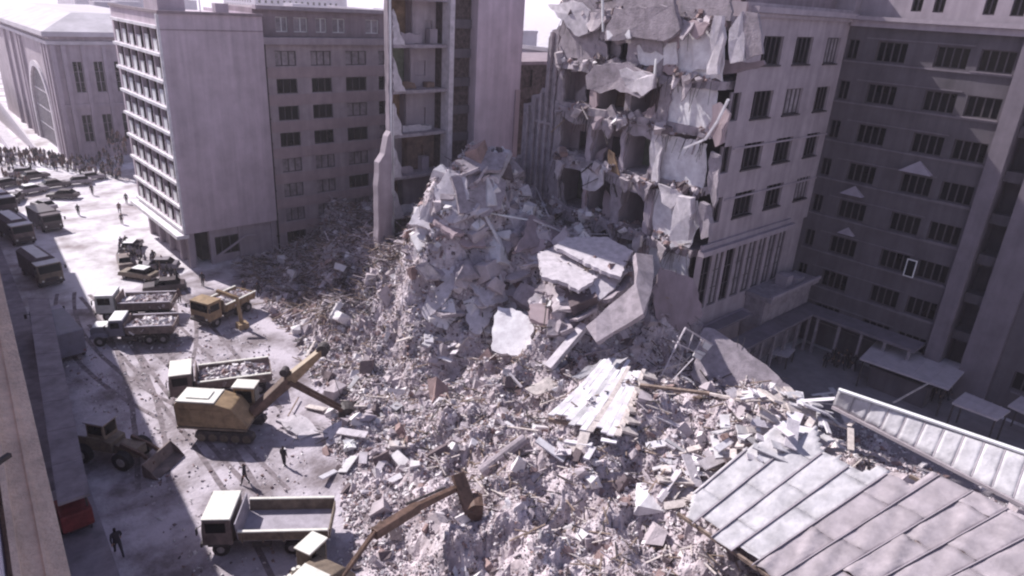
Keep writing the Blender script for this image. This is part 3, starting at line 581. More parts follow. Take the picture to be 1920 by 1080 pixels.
# an open light window leaf and three added pale forms standing in for reflected light
g = G(); g.bb(0, .06, 0, .9, 0, 1.7); g.bb(-.01, -.005, .1, .8, .1, 1.6, 1)
o = g.build('open_window_leaf', ['white_paint', 'glass'], w2); o.location = Vector((XW-.7, 19.0, rz2[5]-1.75))-w2.location
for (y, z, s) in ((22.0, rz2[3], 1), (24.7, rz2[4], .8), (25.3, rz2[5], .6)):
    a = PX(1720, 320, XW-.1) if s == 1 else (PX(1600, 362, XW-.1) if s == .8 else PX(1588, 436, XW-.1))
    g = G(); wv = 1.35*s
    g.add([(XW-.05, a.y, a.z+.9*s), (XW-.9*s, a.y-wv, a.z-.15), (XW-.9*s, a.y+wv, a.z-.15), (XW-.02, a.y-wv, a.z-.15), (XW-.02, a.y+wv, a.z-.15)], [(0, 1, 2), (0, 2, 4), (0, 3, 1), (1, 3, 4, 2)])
    objat('light_patch_form', g, 'plaster_pale', (XW-.3, a.y, a.z), {1: 'large pale peaked form standing in for reflected light over a dark courtyard window', .8: 'middle-sized pale peaked form standing in for reflected light nearer the corner of the dark courtyard wall', .6: 'smallest and lowest pale peaked form standing in for reflected light on the dark courtyard wall'}[s], 'awning', 'pale peaked forms standing in for reflected light on the courtyard wall')
g = G(); g.bb(50, 69.4, -20, 27.5, -.3, .012); tag(g.build('courtyard', 'court_paving'), kind='structure')
# ------------------------------------------------------------ podium, terrace and canopies in the court
pd = thing('terrace_podium', (64, 28, 0), 'low podium with a flat terrace roof in the inner corner of the dark court', 'building')
g = G(); g.bb(60, 69.95, 27.6, 30.35, 6.75, 7.2); g.bb(60.3, 69.9, 28.3, 30.35, 0, 6.74); g.build('terrace', 'concrete', pd, off=pd.location)
g = G(); g.bb(60, 69.9, 27.45, 27.7, 7.2, 7.5); g.bb(52, 60, 29.6, 30.35, 5.0, 5.4); g.build('parapet', 'plaster_pale', pd, off=pd.location)
g = G(); g.bb(52, 67.2, 26.3, 28.2, 4.0, 4.28); g.bb(67.2, 69.9, 16.5, 28.2, 4.0, 4.28); g.bb(52, 58.5, 28.5, 29.6, 5.6, 5.8); g.split('canopy', 'pier_grey', pd, off=pd.location)
g = G()
for x in np.arange(53, 68, 2.4): g.bb(x-.12, x+.12, 26.5, 26.74, 0, 3.98)
for y in np.arange(17, 26, 2.2): g.bb(67.4, 67.64, y-.12, y+.12, 0, 3.98)
g.split('post', 'concrete', pd, off=pd.location)
g = G(); g.bb(64.2, 65.4, 28.4, 29.6, 7.22, 8.3); g.bb(66.2, 67.6, 28.2, 29.8, 7.22, 7.7); g.split('roof_box', 'plaster_pale', pd, off=pd.location)
A1 = [PZ(1612, 672, 3), PZ(1654, 628, 3), PZ(1817, 688, 3), PZ(1779, 730, 3)]
def canopy(A, label, h=.16, k='awning'):
    g = G(); A = [Vector(p) for p in A]; g.hexa([p-Vector((0, 0, h)) for p in A], A)
    for t in (.2, .4, .6, .8): g.beam(A[0].lerp(A[3], t)+Vector((0, 0, .03)), A[1].lerp(A[2], t)+Vector((0, 0, .03)), .06, .05)
    c = sum(A, Vector())/4; o = objat('market_canopy', g, k, (c.x, c.y, 0), label, 'canopy', 'flat canopies in the dark court')
    for p in A:
        q = p.lerp(c, .08); g = G(); g.tube((q.x, q.y, 0), (q.x, q.y, q.z-h), .07); g.split('post', 'steel_dark', o, off=(c.x, c.y, 0))
    return o
canopy(A1, 'largest flat pale canopy in the dark court beneath the apartment house')
canopy([PZ(1785, 755, 3), PZ(1810, 735, 3), PZ(1895, 770, 3), PZ(1870, 787, 3)], 'small flat canopy at the right, behind the metal ridge roof')
canopy([PZ(1890, 760, 3), PZ(1915, 742, 3), PZ(1990, 775, 3), PZ(1965, 795, 3)], 'flat canopy cut off by the right edge of the photo')
canopy([PZ(1440, 662, 1.4), PZ(1460, 650, 1.4), PZ(1492, 655, 1.4), PZ(1478, 670, 1.4)], 'little table-high canopy in the court near the leaning wall', .08)
g = G(); g.box((66, 16.6, 1), (1.5, 5, 2)); g.box((66, 16.6, 2.1), (1.8, 5.4, .15)); objat('kiosk', g, 'plaster_dark', (66, 16.6, 0), 'long low grey kiosk beside the largest court canopy', 'kiosk')
# ------------------------------------------------------------ rubble terrain
CP = np.array([(27,72,0),(27,66,0),(25,58,0),(22,50,0),(20.5,44,0),(18.5,38,.05),(17,33,.1),(15.5,28,.3),(14,22,.3),(12,10,0),(10,0,0),(24,76,0),(30,80,0),(33,82,.3),
(30,66,1.0),(33,60,1.4),(35,70,2.2),(38,65,4),(42,62,4.6),(41,59,7),(44,75,4.6),(37,78,1.2),(30,75,.4),(48,80,5),(33,53,1.6),(29,50,1.1),(40,70,4),
(38.2,50,17.6),(42,50,19),(45.7,50,18.3),(40,52,17.4),(44,53,17.4),(36,50.5,14.8),(34.6,50.5,9.5),(33,50.5,2.5),(35,47.5,6),(34,46,2.2),(38,46.5,9.5),(41,46.5,12.5),(45,46.5,13.5),(37,43.7,3.2),(40,43.5,5),(49,49,12),(40,56,12),(45,57,13),(36,55,9),(51,50,12),(50,44,11.3),(50,38,11),(50,32,8.5),(54,38,11),(54,46,11),
(44.5,43,11),(46.5,45,13),(44,37,12),(41.5,36,9.8),(42.5,39.5,11.3),(46,36.5,11.5),(38.5,36,4.8),(46.5,40.5,10.6),(41,41,3.8),(38.5,41,2.2),(36,42,2),(32,40,1.6),(28,42,1),(24,40,.7),(46,34.5,8),(44,32,5.2),(50,27,4.2),(54,25,1.5),(57,22,0),(54,28,3),
(40,33,5.4),(35,34,3),(30,32,2.6),(25,32,1.6),(21,32,1.1),(40,28,4.6),(36,24,4.2),(31,24,3.4),(26,24,2.5),(21,24,1.6),(28,16,2.6),(24,14,2),(34,16,2.9),(40.9,16.8,6.2),(37.5,17.3,5.6),(44,17.5,6.3),(34.5,17.6,4.6),(42.5,12,1.2),(46,10,.8),(48,14,2.2),(51,10,.5),(54,16,.2),(58,10,0),(40,6,3),(30,5,2),(22,5,1),(48,4,0.5),(40,-4,0),(28,-4,0),(60,28,0),(56,18,0),(48,20,3.6),(44,23,4.3),(15,15,.5)], float)
CP = np.vstack([CP, [(36.8,61,10.2),(34.6,62,6.5),(38.5,58.6,7.5),(36.3,58.8,8.5),(33.5,58,3),(37,65,8)]]); CP[:, 2] += -0.12
waves = [(rng.uniform(-1, 1, 2)*k, rng.uniform(0, 6.28), a) for k, a in ((.25, .3), (.35, .28), (.5, .24), (.7, .2), (.95, .15), (1.3, .11), (1.7, .08), (2.2, .06)) for _ in range(2)]
TY = [-5, 10, 22, 28, 33, 38, 44, 50, 58, 66, 72, 83]; TX = [11, 12, 13, 14.3, 16.3, 18.2, 20.2, 21.8, 24, 26, 26.8, 29]
def hgt(x, y):
    x = np.asarray(x, float); y = np.asarray(y, float); sh = x.shape; x = x.ravel(); y = y.ravel()
    z = np.zeros_like(x); W = np.zeros_like(x)
    for a, b, c in CP:
        d2 = (x-a)**2+(y-b)**2; ww = np.exp(-d2/(2*1.75**2)) + 1e-3/(1+d2)**1.5; z += ww*c; W += ww
    z /= W; t_ = np.clip((x-np.interp(y, TY, TX))/2.2, 0, 1); z = z*t_*t_*(3-2*t_) - .25*(1-t_); m_ = np.where(y < 28.5, np.clip((60.5-x)/4, 0, 1), 1); z = z*m_ - .2*(1-m_); n = sum(A*np.sin(x*k[0]*3+y*k[1]*3+ph) for k, ph, A in waves)
    amp = np.clip(z/1.5, 0, 1.15)
    return (z + n*amp).reshape(sh)
def RP(px, py, lift=0.0):
    d = ray(px, py); t0 = (20-H)/d.z; ts = np.linspace(t0, -H/d.z, 500)
    X = ts*d.x; Y = ts*d.y; Z = H+ts*d.z; h = np.maximum(hgt(X, Y), 0)
    hit = np.nonzero(Z <= h+lift)[0]; t = ts[hit[0]] if len(hit) else ts[-1]
    return CAM + d*float(t)
gx = np.arange(10, 61.01, .3); gy = np.arange(-5, 82.61, .3)
GX, GY = np.meshgrid(gx, gy, indexing='ij'); GZ = hgt(GX, GY)
GZ += np.where(GZ > .15, rng.normal(0, .09, GZ.shape), 0)
GX2 = GX+rng.normal(0, .05, GX.shape); GY2 = GY+rng.normal(0, .05, GX.shape)
nx_, ny_ = GX.shape; idx = np.arange(nx_*ny_).reshape(nx_, ny_)
quads = np.stack([idx[:-1, :-1], idx[1:, :-1], idx[1:, 1:], idx[:-1, 1:]], -1).reshape(-1, 4)
zq = GZ.ravel()[quads].max(1); quads = quads[zq > -0.02]
def npmesh(name, V, Q, mats, mi=None):
    me = D.meshes.new(name); me.vertices.add(len(V)); me.vertices.foreach_set('co', V.astype(np.float32).ravel())
    me.loops.add(Q.size); me.loops.foreach_set('vertex_index', Q.astype(np.int32).ravel())
    me.polygons.add(len(Q)); me.polygons.foreach_set('loop_start', np.arange(0, Q.size, 4, dtype=np.int32)); 
    for k in mats: me.materials.append(MT[k])
    if mi is not None: me.polygons.foreach_set('material_index', mi.astype(np.int32))
    me.update(calc_edges=True); me.validate(); me.shade_flat()
    o = D.objects.new(name, me); COL.objects.link(o); return o
o = npmesh('rubble_mound', np.stack([GX2.ravel(), GY2.ravel(), GZ.ravel()], 1), quads, ['rubble_base'])
tag(o, 'grey mauve mound of crushed masonry filling the gap where the building stood', 'rubble', kind='stuff')
def chunks(name, pts, size, mats, prob, stretch=(0.55, 1.5), seed=1, flat=1.0):
    r = np.random.default_rng(seed); n = len(pts)
    base = np.array([(x, y, z) for x in (-1, 1) for y in (-1, 1) for z in (-1, 1)], float)*.5
    V = base[None]*(1+r.uniform(-.45, .25, (n, 8, 3)))
    sc = r.uniform(stretch[0], stretch[1], (n, 3)); sc[:, 2] *= flat; V *= (sc*size[:, None])[:, None, :]
    q = r.normal(size=(n, 4)); q[:, 1:3] *= .8; q /= np.linalg.norm(q, axis=1)[:, None]; a, b, c, d = q.T
    R = np.stack([1-2*(c*c+d*d), 2*(b*c-a*d), 2*(b*d+a*c), 2*(b*c+a*d), 1-2*(b*b+d*d), 2*(c*d-a*b), 2*(b*d-a*c), 2*(c*d+a*b), 1-2*(b*b+c*c)], 1).reshape(n, 3, 3)
    V = np.einsum('nij,nkj->nki', R, V) + pts[:, None, :]
    f = np.array([(0, 1, 3, 2), (4, 6, 7, 5), (0, 4, 5, 1), (2, 3, 7, 6), (0, 2, 6, 4), (1, 5, 7, 3)])
    Q = (f[None]+(np.arange(n)*8)[:, None, None]).reshape(-1, 4)
    mi = np.repeat(r.choice(len(mats), n, p=prob), 6)
    return npmesh(name, V.reshape(-1, 3), Q, mats, mi)
def scatter(n, box, seed, dens=None, cond=None):
    r = np.random.default_rng(seed); x = r.uniform(box[0], box[1], n); y = r.uniform(box[2], box[3], n); z = hgt(x, y)
    k = z > -0.12
    k &= ~((x > 50.6) & (y > 29.5)); k &= ~((x > 45.5) & (y > 60) & (y < 76))
    if cond is not None: k &= cond(x, y, z)
    return np.stack([x[k], y[k], z[k]], 1), r
RM = ['rubble_light', 'rubble_mid', 'rubble_brick', 'rubble_dark']
def shade(x, y): return (y > 56-.9*(x-38)*0) & (y > 53+(38-x)*.95)
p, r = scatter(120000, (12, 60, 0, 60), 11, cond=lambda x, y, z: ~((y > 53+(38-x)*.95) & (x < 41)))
fld = np.sin(p[:, 0]*.9+1.3*np.sin(p[:, 1]*.7))*np.sin(p[:, 1]*.8+np.sin(p[:, 0]*.5)); sz = np.clip(.075+r.pareto(2.7, len(p))*.085, .07, 1.1)*(1+.45*fld)*(0.8+.3*(p[:, 1] > 32)); p[:, 2] += .04
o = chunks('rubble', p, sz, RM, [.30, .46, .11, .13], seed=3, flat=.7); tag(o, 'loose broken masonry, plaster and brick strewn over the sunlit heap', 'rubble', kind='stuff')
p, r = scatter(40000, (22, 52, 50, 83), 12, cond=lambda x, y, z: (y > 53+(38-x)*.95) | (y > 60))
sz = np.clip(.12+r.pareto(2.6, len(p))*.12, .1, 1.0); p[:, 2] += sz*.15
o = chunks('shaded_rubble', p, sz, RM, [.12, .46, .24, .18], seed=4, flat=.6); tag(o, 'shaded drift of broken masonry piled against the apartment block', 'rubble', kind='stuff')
p, r = scatter(5200, (24, 50, 8, 83), 13)
sz = r.uniform(.05, .09, len(p)); p[:, 2] += .12
def sticks(name, pts, mats, prob, L=(8, 26), seed=5):
    r = np.random.default_rng(seed); n = len(pts); base = np.array([(x, y, z) for x in (-1, 1) for y in (-1, 1) for z in (-1, 1)], float)*.5
    V = np.repeat(base[None], n, 0); s_ = r.uniform(.04, .1, n); V[:, :, 0] *= (s_*r.uniform(L[0], L[1], n))[:, None]; V[:, :, 1] *= s_[:, None]; V[:, :, 2] *= (s_*.6)[:, None]
    th = r.uniform(0, 6.28, n); ph = r.uniform(-.5, .5, n)
    c, s2, cp, sp = np.cos(th), np.sin(th), np.cos(ph), np.sin(ph); x, y, z = V[:, :, 0].copy(), V[:, :, 1].copy(), V[:, :, 2].copy()
    x2 = x*cp[:, None]-z*sp[:, None]; z2 = x*sp[:, None]+z*cp[:, None]
    V = np.stack([x2*c[:, None]-y*s2[:, None], x2*s2[:, None]+y*c[:, None], z2], -1)+pts[:, None, :]
    f = np.array([(0, 1, 3, 2), (4, 6, 7, 5), (0, 4, 5, 1), (2, 3, 7, 6), (0, 2, 6, 4), (1, 5, 7, 3)]); Q = (f[None]+(np.arange(n)*8)[:, None, None]).reshape(-1, 4)
    return npmesh(name, V.reshape(-1, 3), Q, mats, np.repeat(r.choice(len(mats), n, p=prob), 6))
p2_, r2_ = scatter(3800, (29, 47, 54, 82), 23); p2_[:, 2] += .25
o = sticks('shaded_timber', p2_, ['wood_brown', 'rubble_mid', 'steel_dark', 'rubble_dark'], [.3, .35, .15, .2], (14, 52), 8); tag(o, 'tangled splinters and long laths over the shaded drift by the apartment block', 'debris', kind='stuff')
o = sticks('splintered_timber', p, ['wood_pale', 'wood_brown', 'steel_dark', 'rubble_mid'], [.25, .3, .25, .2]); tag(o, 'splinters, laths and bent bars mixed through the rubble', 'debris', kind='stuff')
p, r = scatter(900, (8, 30, 14, 76), 15); x = r.uniform(8, 27, 2600); y = r.uniform(18, 74, 2600); k = x < 13+(y-20)*.28
pp = np.stack([x[k], y[k], np.full(k.sum(), .03)], 1); o = chunks('street_debris', pp, r.uniform(.05, .2, len(pp)), RM, [.4, .3, .2, .1], seed=9, flat=.5); tag(o, 'small stones scattered on the dusty street', 'rubble', kind='stuff')
# ragged debris over the broken end
fr2 = random.Random(21)
for i, z in enumerate(fz):
    g = G(); yy_ = [48.4-1.0*q for q in range(13)]; lo = [(XB-.15, y, z-fr2.uniform(.5, 1.2)) for y in yy_]; hi = [(XB-.1, y, z+fr2.choice([.1, .2, .3, .5, .9, 1.3])) for y in yy_]
    for (a, b, c_, d) in zip(lo, lo[1:], hi[1:], hi): g.hexa([a, b, c_, d], [(p[0]+.32, p[1], p[2]) for p in (a, b, c_, d)])
    g.build('broken_spandrel', 'concrete', w1, off=w1.location)
    if i < 5:
        for y in (47.9, 43.7, 39.7, 36.0):
            g = G(); w_2 = fr2.uniform(.5, 1.5); hh = fz[i+1]-z-.5; plate(g, [(XB+.05, y+w_2*.5, z+.1), (XB+.05, y-w_2*.5, z+.1), (XB+.05, y-w_2*fr2.uniform(.3, .8), z+hh), (XB+.05, y+w_2*fr2.uniform(.3, .8), z+hh)], .3, .14, .45); g.build('pier', fr2.choice(['concrete', 'plaster_band', 'plaster_pale', 'concrete']), w1, off=w1.location)
for i, z in enumerate(fz):
    for q in range(3):
        y = fr2.uniform(31.2, 48.2); w_2 = fr2.uniform(.6, 2.2); h2 = fr2.uniform(.5, 1.9); x = XB-fr2.uniform(.15, .75); dr = fr2.uniform(-.3, .6)
        pts = [(x, y, z+.1), (x-.1, y-w_2, z+fr2.uniform(-.2, .3)), (x-dr*.5, y-w_2*fr2.uniform(.7, 1), z-h2*fr2.uniform(.4, .8)), (x-dr, y-w_2*.5, z-h2), (x-dr*.6, y-w_2*.1, z-h2*.6)]
        g = G(); plate(g, pts, fr2.uniform(.12, .3), .12, .35, warp=.08); g.build('hanging_slab', fr2.choice(['concrete', 'concrete', 'plaster_band', 'rubble_mid', 'plaster_mauve']), w1, off=w1.location)
    n = 260; rr3 = np.random.default_rng(40+i)
    yy = rr3.uniform(31, 48.4, n); xx = XB+np.abs(rr3.normal(0, 1.4, n))-.5; zz = z+.05+rr3.uniform(0, .9, n)*np.exp(-(xx-XB)**2/3)*(.5+.5*np.sin(yy*.9+i*1.7))**2
    o = chunks('floor_debris', np.stack([xx, yy, zz], 1), rr3.uniform(.1, .55, n)*(1+.8*np.sin(yy*1.3+i*2)), RM, [.1, .42, .22, .26], seed=60+i, flat=.7); o.parent = w1; o.matrix_parent_inverse = Matrix.Translation(-w1.location); tag(o, kind='stuff')
for q in range(16):
    i = fr2.randrange(len(fz)-1); y = fr2.uniform(36, 48); z = fz[i]
    g = G(); x = XB+fr2.uniform(-.2, 2); plate(g, [(x, y, z), (x, y-fr2.uniform(.8, 1.8), z), (x+.1, y-fr2.uniform(.6, 1.6), z+fr2.uniform(1, 3)), (x, y-.2, z+fr2.uniform(.8, 3.8))], .16, .12, .35, warp=.05); g.build('wall_remnant', fr2.choice(['white_wall', 'plaster_pale', 'plaster_band', 'brick_ochre', 'concrete']), w1, off=w1.location)
for q in range(26):
    i = fr2.randrange(len(fz)); y = fr2.uniform(31, 48); z = fz[i]+fr2.uniform(-1, 1); p = Vector((XB-fr2.uniform(.1, .8), y, z)); g = G(); g.beam(p, p+Vector((fr2.uniform(-.6, .2), fr2.uniform(-1.8, 1.8), fr2.uniform(-1.8, .6))), fr2.uniform(.08, .2), fr2.uniform(.06, .14)); g.build('loose_beam', fr2.choice(['wood_brown', 'wood_pale', 'concrete', 'steel_dark']), w1, off=w1.location)
# ------------------------------------------------------------ big fallen pieces
def QP(pts, nrm, lift=.3, z=None):
    c = (sum(p[0] for p in pts)/len(pts), sum(p[1] for p in pts)/len(pts))
    C0 = PZ(c[0], c[1], z) if z is not None else RP(c[0], c[1], lift); n = Vector(nrm).normalized(); out = []
    for x, y in pts:
        d = ray(x, y); t = (C0-CAM).dot(n)/d.dot(n); out.append(CAM+d*t)
    return out
def slab(name, pts, nrm, th, k, label, cat, lift=.4, z=None, group=None, jit=.13, step=.42, warp=.05):
    P = QP(pts, nrm, lift, z); c = sum(P, Vector())/len(P)
    if Vector(nrm).dot(CAM-c) > 0:
        n2 = (P[1]-P[0]).cross(P[2]-P[0])
        if n2.dot(Vector(nrm)) < 0: P = P[::-1]
    return plate_obj(name, P, th, k, label, cat, group, jit, step, warp)
slab('wall_panel', [(926, 592), (934, 574), (960, 578), (990, 590), (1000, 612), (988, 672), (922, 657)], (-.62, -.25, .75), .45, 'white_wall', 'large white pockmarked wall panel standing upright in the middle of the rubble', 'wall panel', z=5.6)
slab('roof_slab', [(1038, 462), (1062, 446), (1140, 446), (1185, 470), (1163, 518), (1120, 502)], (-.15, -.1, 1), .35, 'concrete_light', 'upper of the two broad white cracked slabs lying flat below the torn rooms', 'slab', .9)
slab('roof_slab', [(1008, 478), (1044, 472), (1128, 510), (1120, 525), (1086, 552), (1064, 540), (1016, 526)], (-.15, -.1, 1), .35, 'concrete_light', 'lower of the two broad white cracked slabs lying flat below the torn rooms', 'slab', .7)
slab('roof_slab', [(976, 500), (1046, 470), (1054, 480), (1010, 496)], (-.2, -.1, 1), .3, 'concrete_light', 'narrow pale slab sliver pointing left from the broad white slabs', 'slab', .9)
slab('roof_slab', [(918, 398), (998, 402), (982, 440), (950, 474), (930, 430)], (-.6, -.5, .8), .3, 'concrete', 'lilac triangular slab leaning high on the right shoulder of the heap', 'slab', .8)
slab('roof_slab', [(992, 402), (1064, 434), (1010, 462), (962, 474), (982, 440)], (-.1, -.7, .7), .3, 'plaster_mauve', 'dull mauve slab folded against the lilac triangular slab', 'slab', .8)
slab('roof_slab', [(812, 352), (842, 318), (872, 330), (880, 372), (846, 402), (820, 392)], (-.8, -.4, .4), .4, 'concrete_light', 'bright slab hanging on the upper left edge of the tall heap', 'slab', .7)
slab('roof_slab', [(846, 330), (905, 322), (948, 340), (940, 390), (905, 408), (862, 398)], (-.3, -.8, .6), .4, 'concrete', 'big grey slab across the top of the tall heap, below its fallen column', 'slab', .9)
slab('roof_slab', [(855, 300), (900, 284), (952, 288), (940, 318), (880, 322)], (-.3, -.4, .9), .35, 'concrete', 'slab capping the crest of the tall heap', 'slab', .8)
slab('roof_slab', [(776, 430), (790, 392), (806, 380), (800, 440), (792, 498), (775, 492)], (-.9, -.3, .2), .5, 'concrete_light', 'upright pale slab like a fin at the left foot of the tall heap', 'slab', .9)
slab('roof_slab', [(822, 500), (856, 470), (870, 500), (840, 560), (800, 600), (790, 585)], (-.6, -.5, .6), .4, 'concrete_light', 'long pale slab sliding down the left face of the tall heap', 'slab', .7)
slab('roof_slab', [(880, 470), (905, 452), (925, 500), (900, 560), (872, 548)], (-.5, -.7, .5), .4, 'concrete', 'grey slab in the middle of the tall heap face', 'slab', .6)
slab('roof_slab', [(806, 570), (846, 560), (856, 592), (836, 616), (800, 604)], (-.6, -.5, .6), .5, 'white_wall', 'white block at the foot of the tall heap', 'slab', .7)
slab('roof_slab', [(872, 590), (920, 568), (926, 590), (900, 628), (880, 620)], (-.4, -.5, .8), .35, 'concrete_light', 'pale slab pair just left of the white pockmarked panel', 'slab', .7)
slab('roof_slab', [(1030, 600), (1085, 590), (1092, 612), (1060, 632), (1026, 626)], (-.4, -.5, .8), .5, 'concrete', 'grey block between the white panel and the curved wall strip', 'slab', .8)
slab('roof_slab', [(1226, 452), (1290, 460), (1300, 492), (1270, 520), (1228, 500)], (-.7, -.6, .3), .5, 'concrete', 'lilac wall block wedged under the torn house beside the hall windows', 'slab', 1.0)
slab('roof_slab', [(1240, 500), (1300, 520), (1318, 590), (1280, 620), (1230, 600), (1225, 545)], (-.7, -.6, .3), .5, 'plaster_mauve', 'brown torn wall piece below the lilac block, beside the curved strip', 'slab', 1.0)
slab('roof_slab', [(1318, 612), (1352, 622), (1420, 672), (1510, 752), (1440, 762), (1330, 742), (1296, 700)], (-.5, -.35, .8), .4, 'concrete', 'large dusky slab leaning down from the heap into the dark court', 'slab', .9)
slab('roof_slab', [(520, 786), (560, 775), (585, 792), (600, 812), (560, 822)], (0, -.2, 1), .25, 'concrete_light', 'flat pale slab on the street in front of the ochre excavator', 'slab', .4)
slab('roof_slab', [(606, 806), (640, 790), (642, 828), (612, 836)], (-.2, -.3, 1), .3, 'concrete_light', 'pale slab beside the digging shovel', 'slab', .5)
slab('roof_slab', [(642, 826), (662, 822), (668, 838), (644, 842)], (-.1, -.2, 1), .4, 'white_paint', 'small bright white block beside the digging shovel', 'slab', .5)
# curved wall strip + its tail
def strip(name, chain, th, k, label, cat, bumpy=.03):
    """chain: list of (pxA, pyA, pxB, pyB, z) cross edges"""
    g = G(); rows_ = [(PZ(a, b, z), PZ(c, d, z-.5 if z > 4 else z-.3)) for a, b, c, d, z in chain]
    T = []
    for i, (p, q) in enumerate(rows_):
        nx2 = rows_[min(i+1, len(rows_)-1)][0]-rows_[max(i-1, 0)][0]; n = nx2.cross(q-p).normalized()
        if n.z < 0: n = -n
        T.append([p, q, q-n*th, p-n*th])
    for a, b in zip(T, T[1:]):
        g.hexa(a, b)
    c = sum((t[0] for t in T), Vector())/len(T)
    return objat(name, g, k, c, label, cat)
strip('curved_wall_strip', [(1192, 474, 1224, 478, 13), (1196, 505, 1226, 512, 12.3), (1192, 530, 1222, 545, 11.6), (1168, 552, 1206, 588, 10.6), (1140, 574, 1178, 606, 9.8), (1118, 596, 1150, 622, 9.1), (1098, 612, 1118, 642, 8.4)], .5, 'concrete', 'long curved lilac wall strip sweeping down from the torn house', 'wall strip')
g = G(); g.beam(RP(1096, 610, 1.6), RP(1028, 690, .5), .75, .5); objat('broken_beam', g, 'concrete_light', RP(1060, 650), 'thick pale beam continuing the foot of the curved wall strip', 'beam')
g = G(); g.tube(RP(925, 340, .9), RP(952, 288, 1.6), .55, .5, 14); objat('fallen_column', g, 'concrete_light', RP(940, 310), 'short round column lying on the crest of the tall heap', 'column', bevel=.05)
g = G(); g.tube(RP(902, 886, .2), RP(986, 822, .5), .45, .4, 12); objat('fallen_column', g, 'concrete', RP(945, 850), 'dusty round column half buried in the middle of the lower rubble', 'column', bevel=.05)
facepiece([(1278, 366), (1306, 370), (1304, 400), (1297, 450), (1264, 448), (1268, 410)], 'concrete_light', .7, XB-1.0, .1, 'hanging_column', .5)
facepiece([(1320, 378), (1334, 382), (1338, 440), (1322, 446), (1316, 410)], 'concrete', .6, XB-.9, .1, 'hanging_column', .5)
rods = [((922, 332), (946, 396), 1.2, .06, 'white_paint'), ((1004, 350), (1030, 408), 1.6, .07, 'concrete_light'), ((920, 400), (990, 412), 1.1, .16, 'white_paint'), ((1000, 412), (1066, 440), 1.0, .18, 'concrete_light'), ((1066, 438), (1220, 440), 1.3, .1, 'concrete_light'),
 ((740, 440), (776, 428), 1.0, .14, 'concrete_light'), ((905, 395), (945, 470), .9, .3, 'white_wall'), ((930, 480), (946, 560), .9, .3, 'concrete_light'), ((952, 800), (1010, 808), .3, .12, 'wood_pale'), ((955, 700), (978, 726), .4, .2, 'concrete_light'), ((1095, 665), (1150, 652), .5, .16, 'concrete'), ((1220, 700), (1278, 682), .8, .14, 'wood_pale'),
 ((1200, 722), (1330, 738), .9, .28, 'wood_brown'), ((1330, 738), (1400, 752), .9, .22, 'wood_pale'), ((1400, 752), (1560, 748), 1.0, .16, 'wood_pale'), ((1300, 745), (1395, 750), .5, .2, 'wood_brown'), ((1425, 762), (1500, 812), 1.1, .14, 'wood_pale'), ((1675, 755), (1742, 718), 3.2, .13, 'wood_pale'), ((1310, 690), (1385, 790), .8, .1, 'steel_dark'), ((1280, 340), (1286, 350), .4, .1, 'concrete'),
 ((560, 745), (540, 780), .3, .1, 'wood_brown'), ((590, 640), (575, 668), .3, .18, 'wood_pale'), ((690, 668), (712, 692), .5, .12, 'wood_pale'), ((1165, 610), (1215, 600), .5, .14, 'wood_pale'), ((650, 480), (700, 440), .6, .12, 'wood_brown'), ((560, 560), (640, 500), .5, .14, 'wood_brown'), ((510, 600), (585, 560), .4, .1, 'wood_brown'), ((1020, 610), (1026, 560), .7, .1, 'steel_dark')]
RL = ['thin white rod sticking up left on the crest of the tall heap', 'pale rod standing in front of the ribbed broken wall', 'white bar at the top of the lilac triangular slab', 'pale bar running down right from the top of the triangular slab', 'long thin pale bar along the foot of the torn rooms', 'pale bar poking left from the foot of the tall heap under the tower', 'white broken beam leaning down the right face of the tall heap',
 'pale beam stump below the leaning white beam on the heap', 'thin wooden lath lying left of the plank roof', 'short pale bar lying above the plank roof, left side', 'grey bar lying between the beam tail and the plank roof', 'wooden lath pointing to the steel frame from the plank roof', 'thick dark timber running right from the plank roof', 'pale timber continuing the thick dark timber to the right', 'long pale timber ending at the tip of the ridge roof',
 'short dark timber just below the thick dark one', 'pale plank slanting down beside the torn roof hole', 'pale pole standing up behind the ridge roof into the dark court', 'thin dark bar leaning below the steel frame', 'tiny grey bar lodged under the torn white partitions', 'thin brown lath on the street in front of the ochre excavator', 'pale wooden stake near the raised boom tip', 'wooden stake on the rubble right of the raised boom tip', 'pale lath below the curved wall strip', 'brown lath on the shaded drift near the tower foot', 'long brown pole high on the shaded drift', 'brown pole low on the shaded drift', 'thin dark bar above the white pockmarked panel']
for (a, b, l, t, k), lb_ in zip(rods, RL):
    g = G(); A = RP(*a, l); B = RP(*b, l)
    if (A-B).length > 14: B = A+(B-A).normalized()*8
    g.beam(A, B, t, t*.7); objat('loose_timber', g, k, (A+B)/2, lb_, 'timber', 'long loose timbers on the rubble')
# plank floor
pf = thing('plank_roof', RP(1100, 750), 'bright sagging plank roof section with splintered board ends in the centre foreground', 'roof section')
c00, c01, c10, c11 = PZ(1018, 784, 4.9), PZ(1128, 676, 6.3), PZ(1166, 812, 4.9), PZ(1212, 690, 6.6)
nb_ = 12
for i in range(nb_):
    s0, s1 = i/nb_+.001, (i+1)/nb_-.001; g = G(); t0 = random.uniform(-.07, .03); t1 = 1+random.uniform(-.1, .1)
    if i < 4: t0 += .1
    def bl(s_, t): return (c00.lerp(c10, s_)).lerp(c01.lerp(c11, s_), t) + Vector((0, 0, -.5*math.sin(math.pi*min(max(t, 0), 1))*.6+random.uniform(-.02, .02)))
    up = Vector((0, 0, .1)); ts = [t0+(t1-t0)*q/4 for q in range(5)]
    for a, b in zip(ts, ts[1:]):
        P = [bl(s0, a), bl(s1, a), bl(s1, b), bl(s0, b)]; g.hexa([p-up for p in P], P)
    g.build('board', random.choice(['white_wall', 'sheet_metal', 'wood_pale', 'white_wall']), pf, off=pf.location)
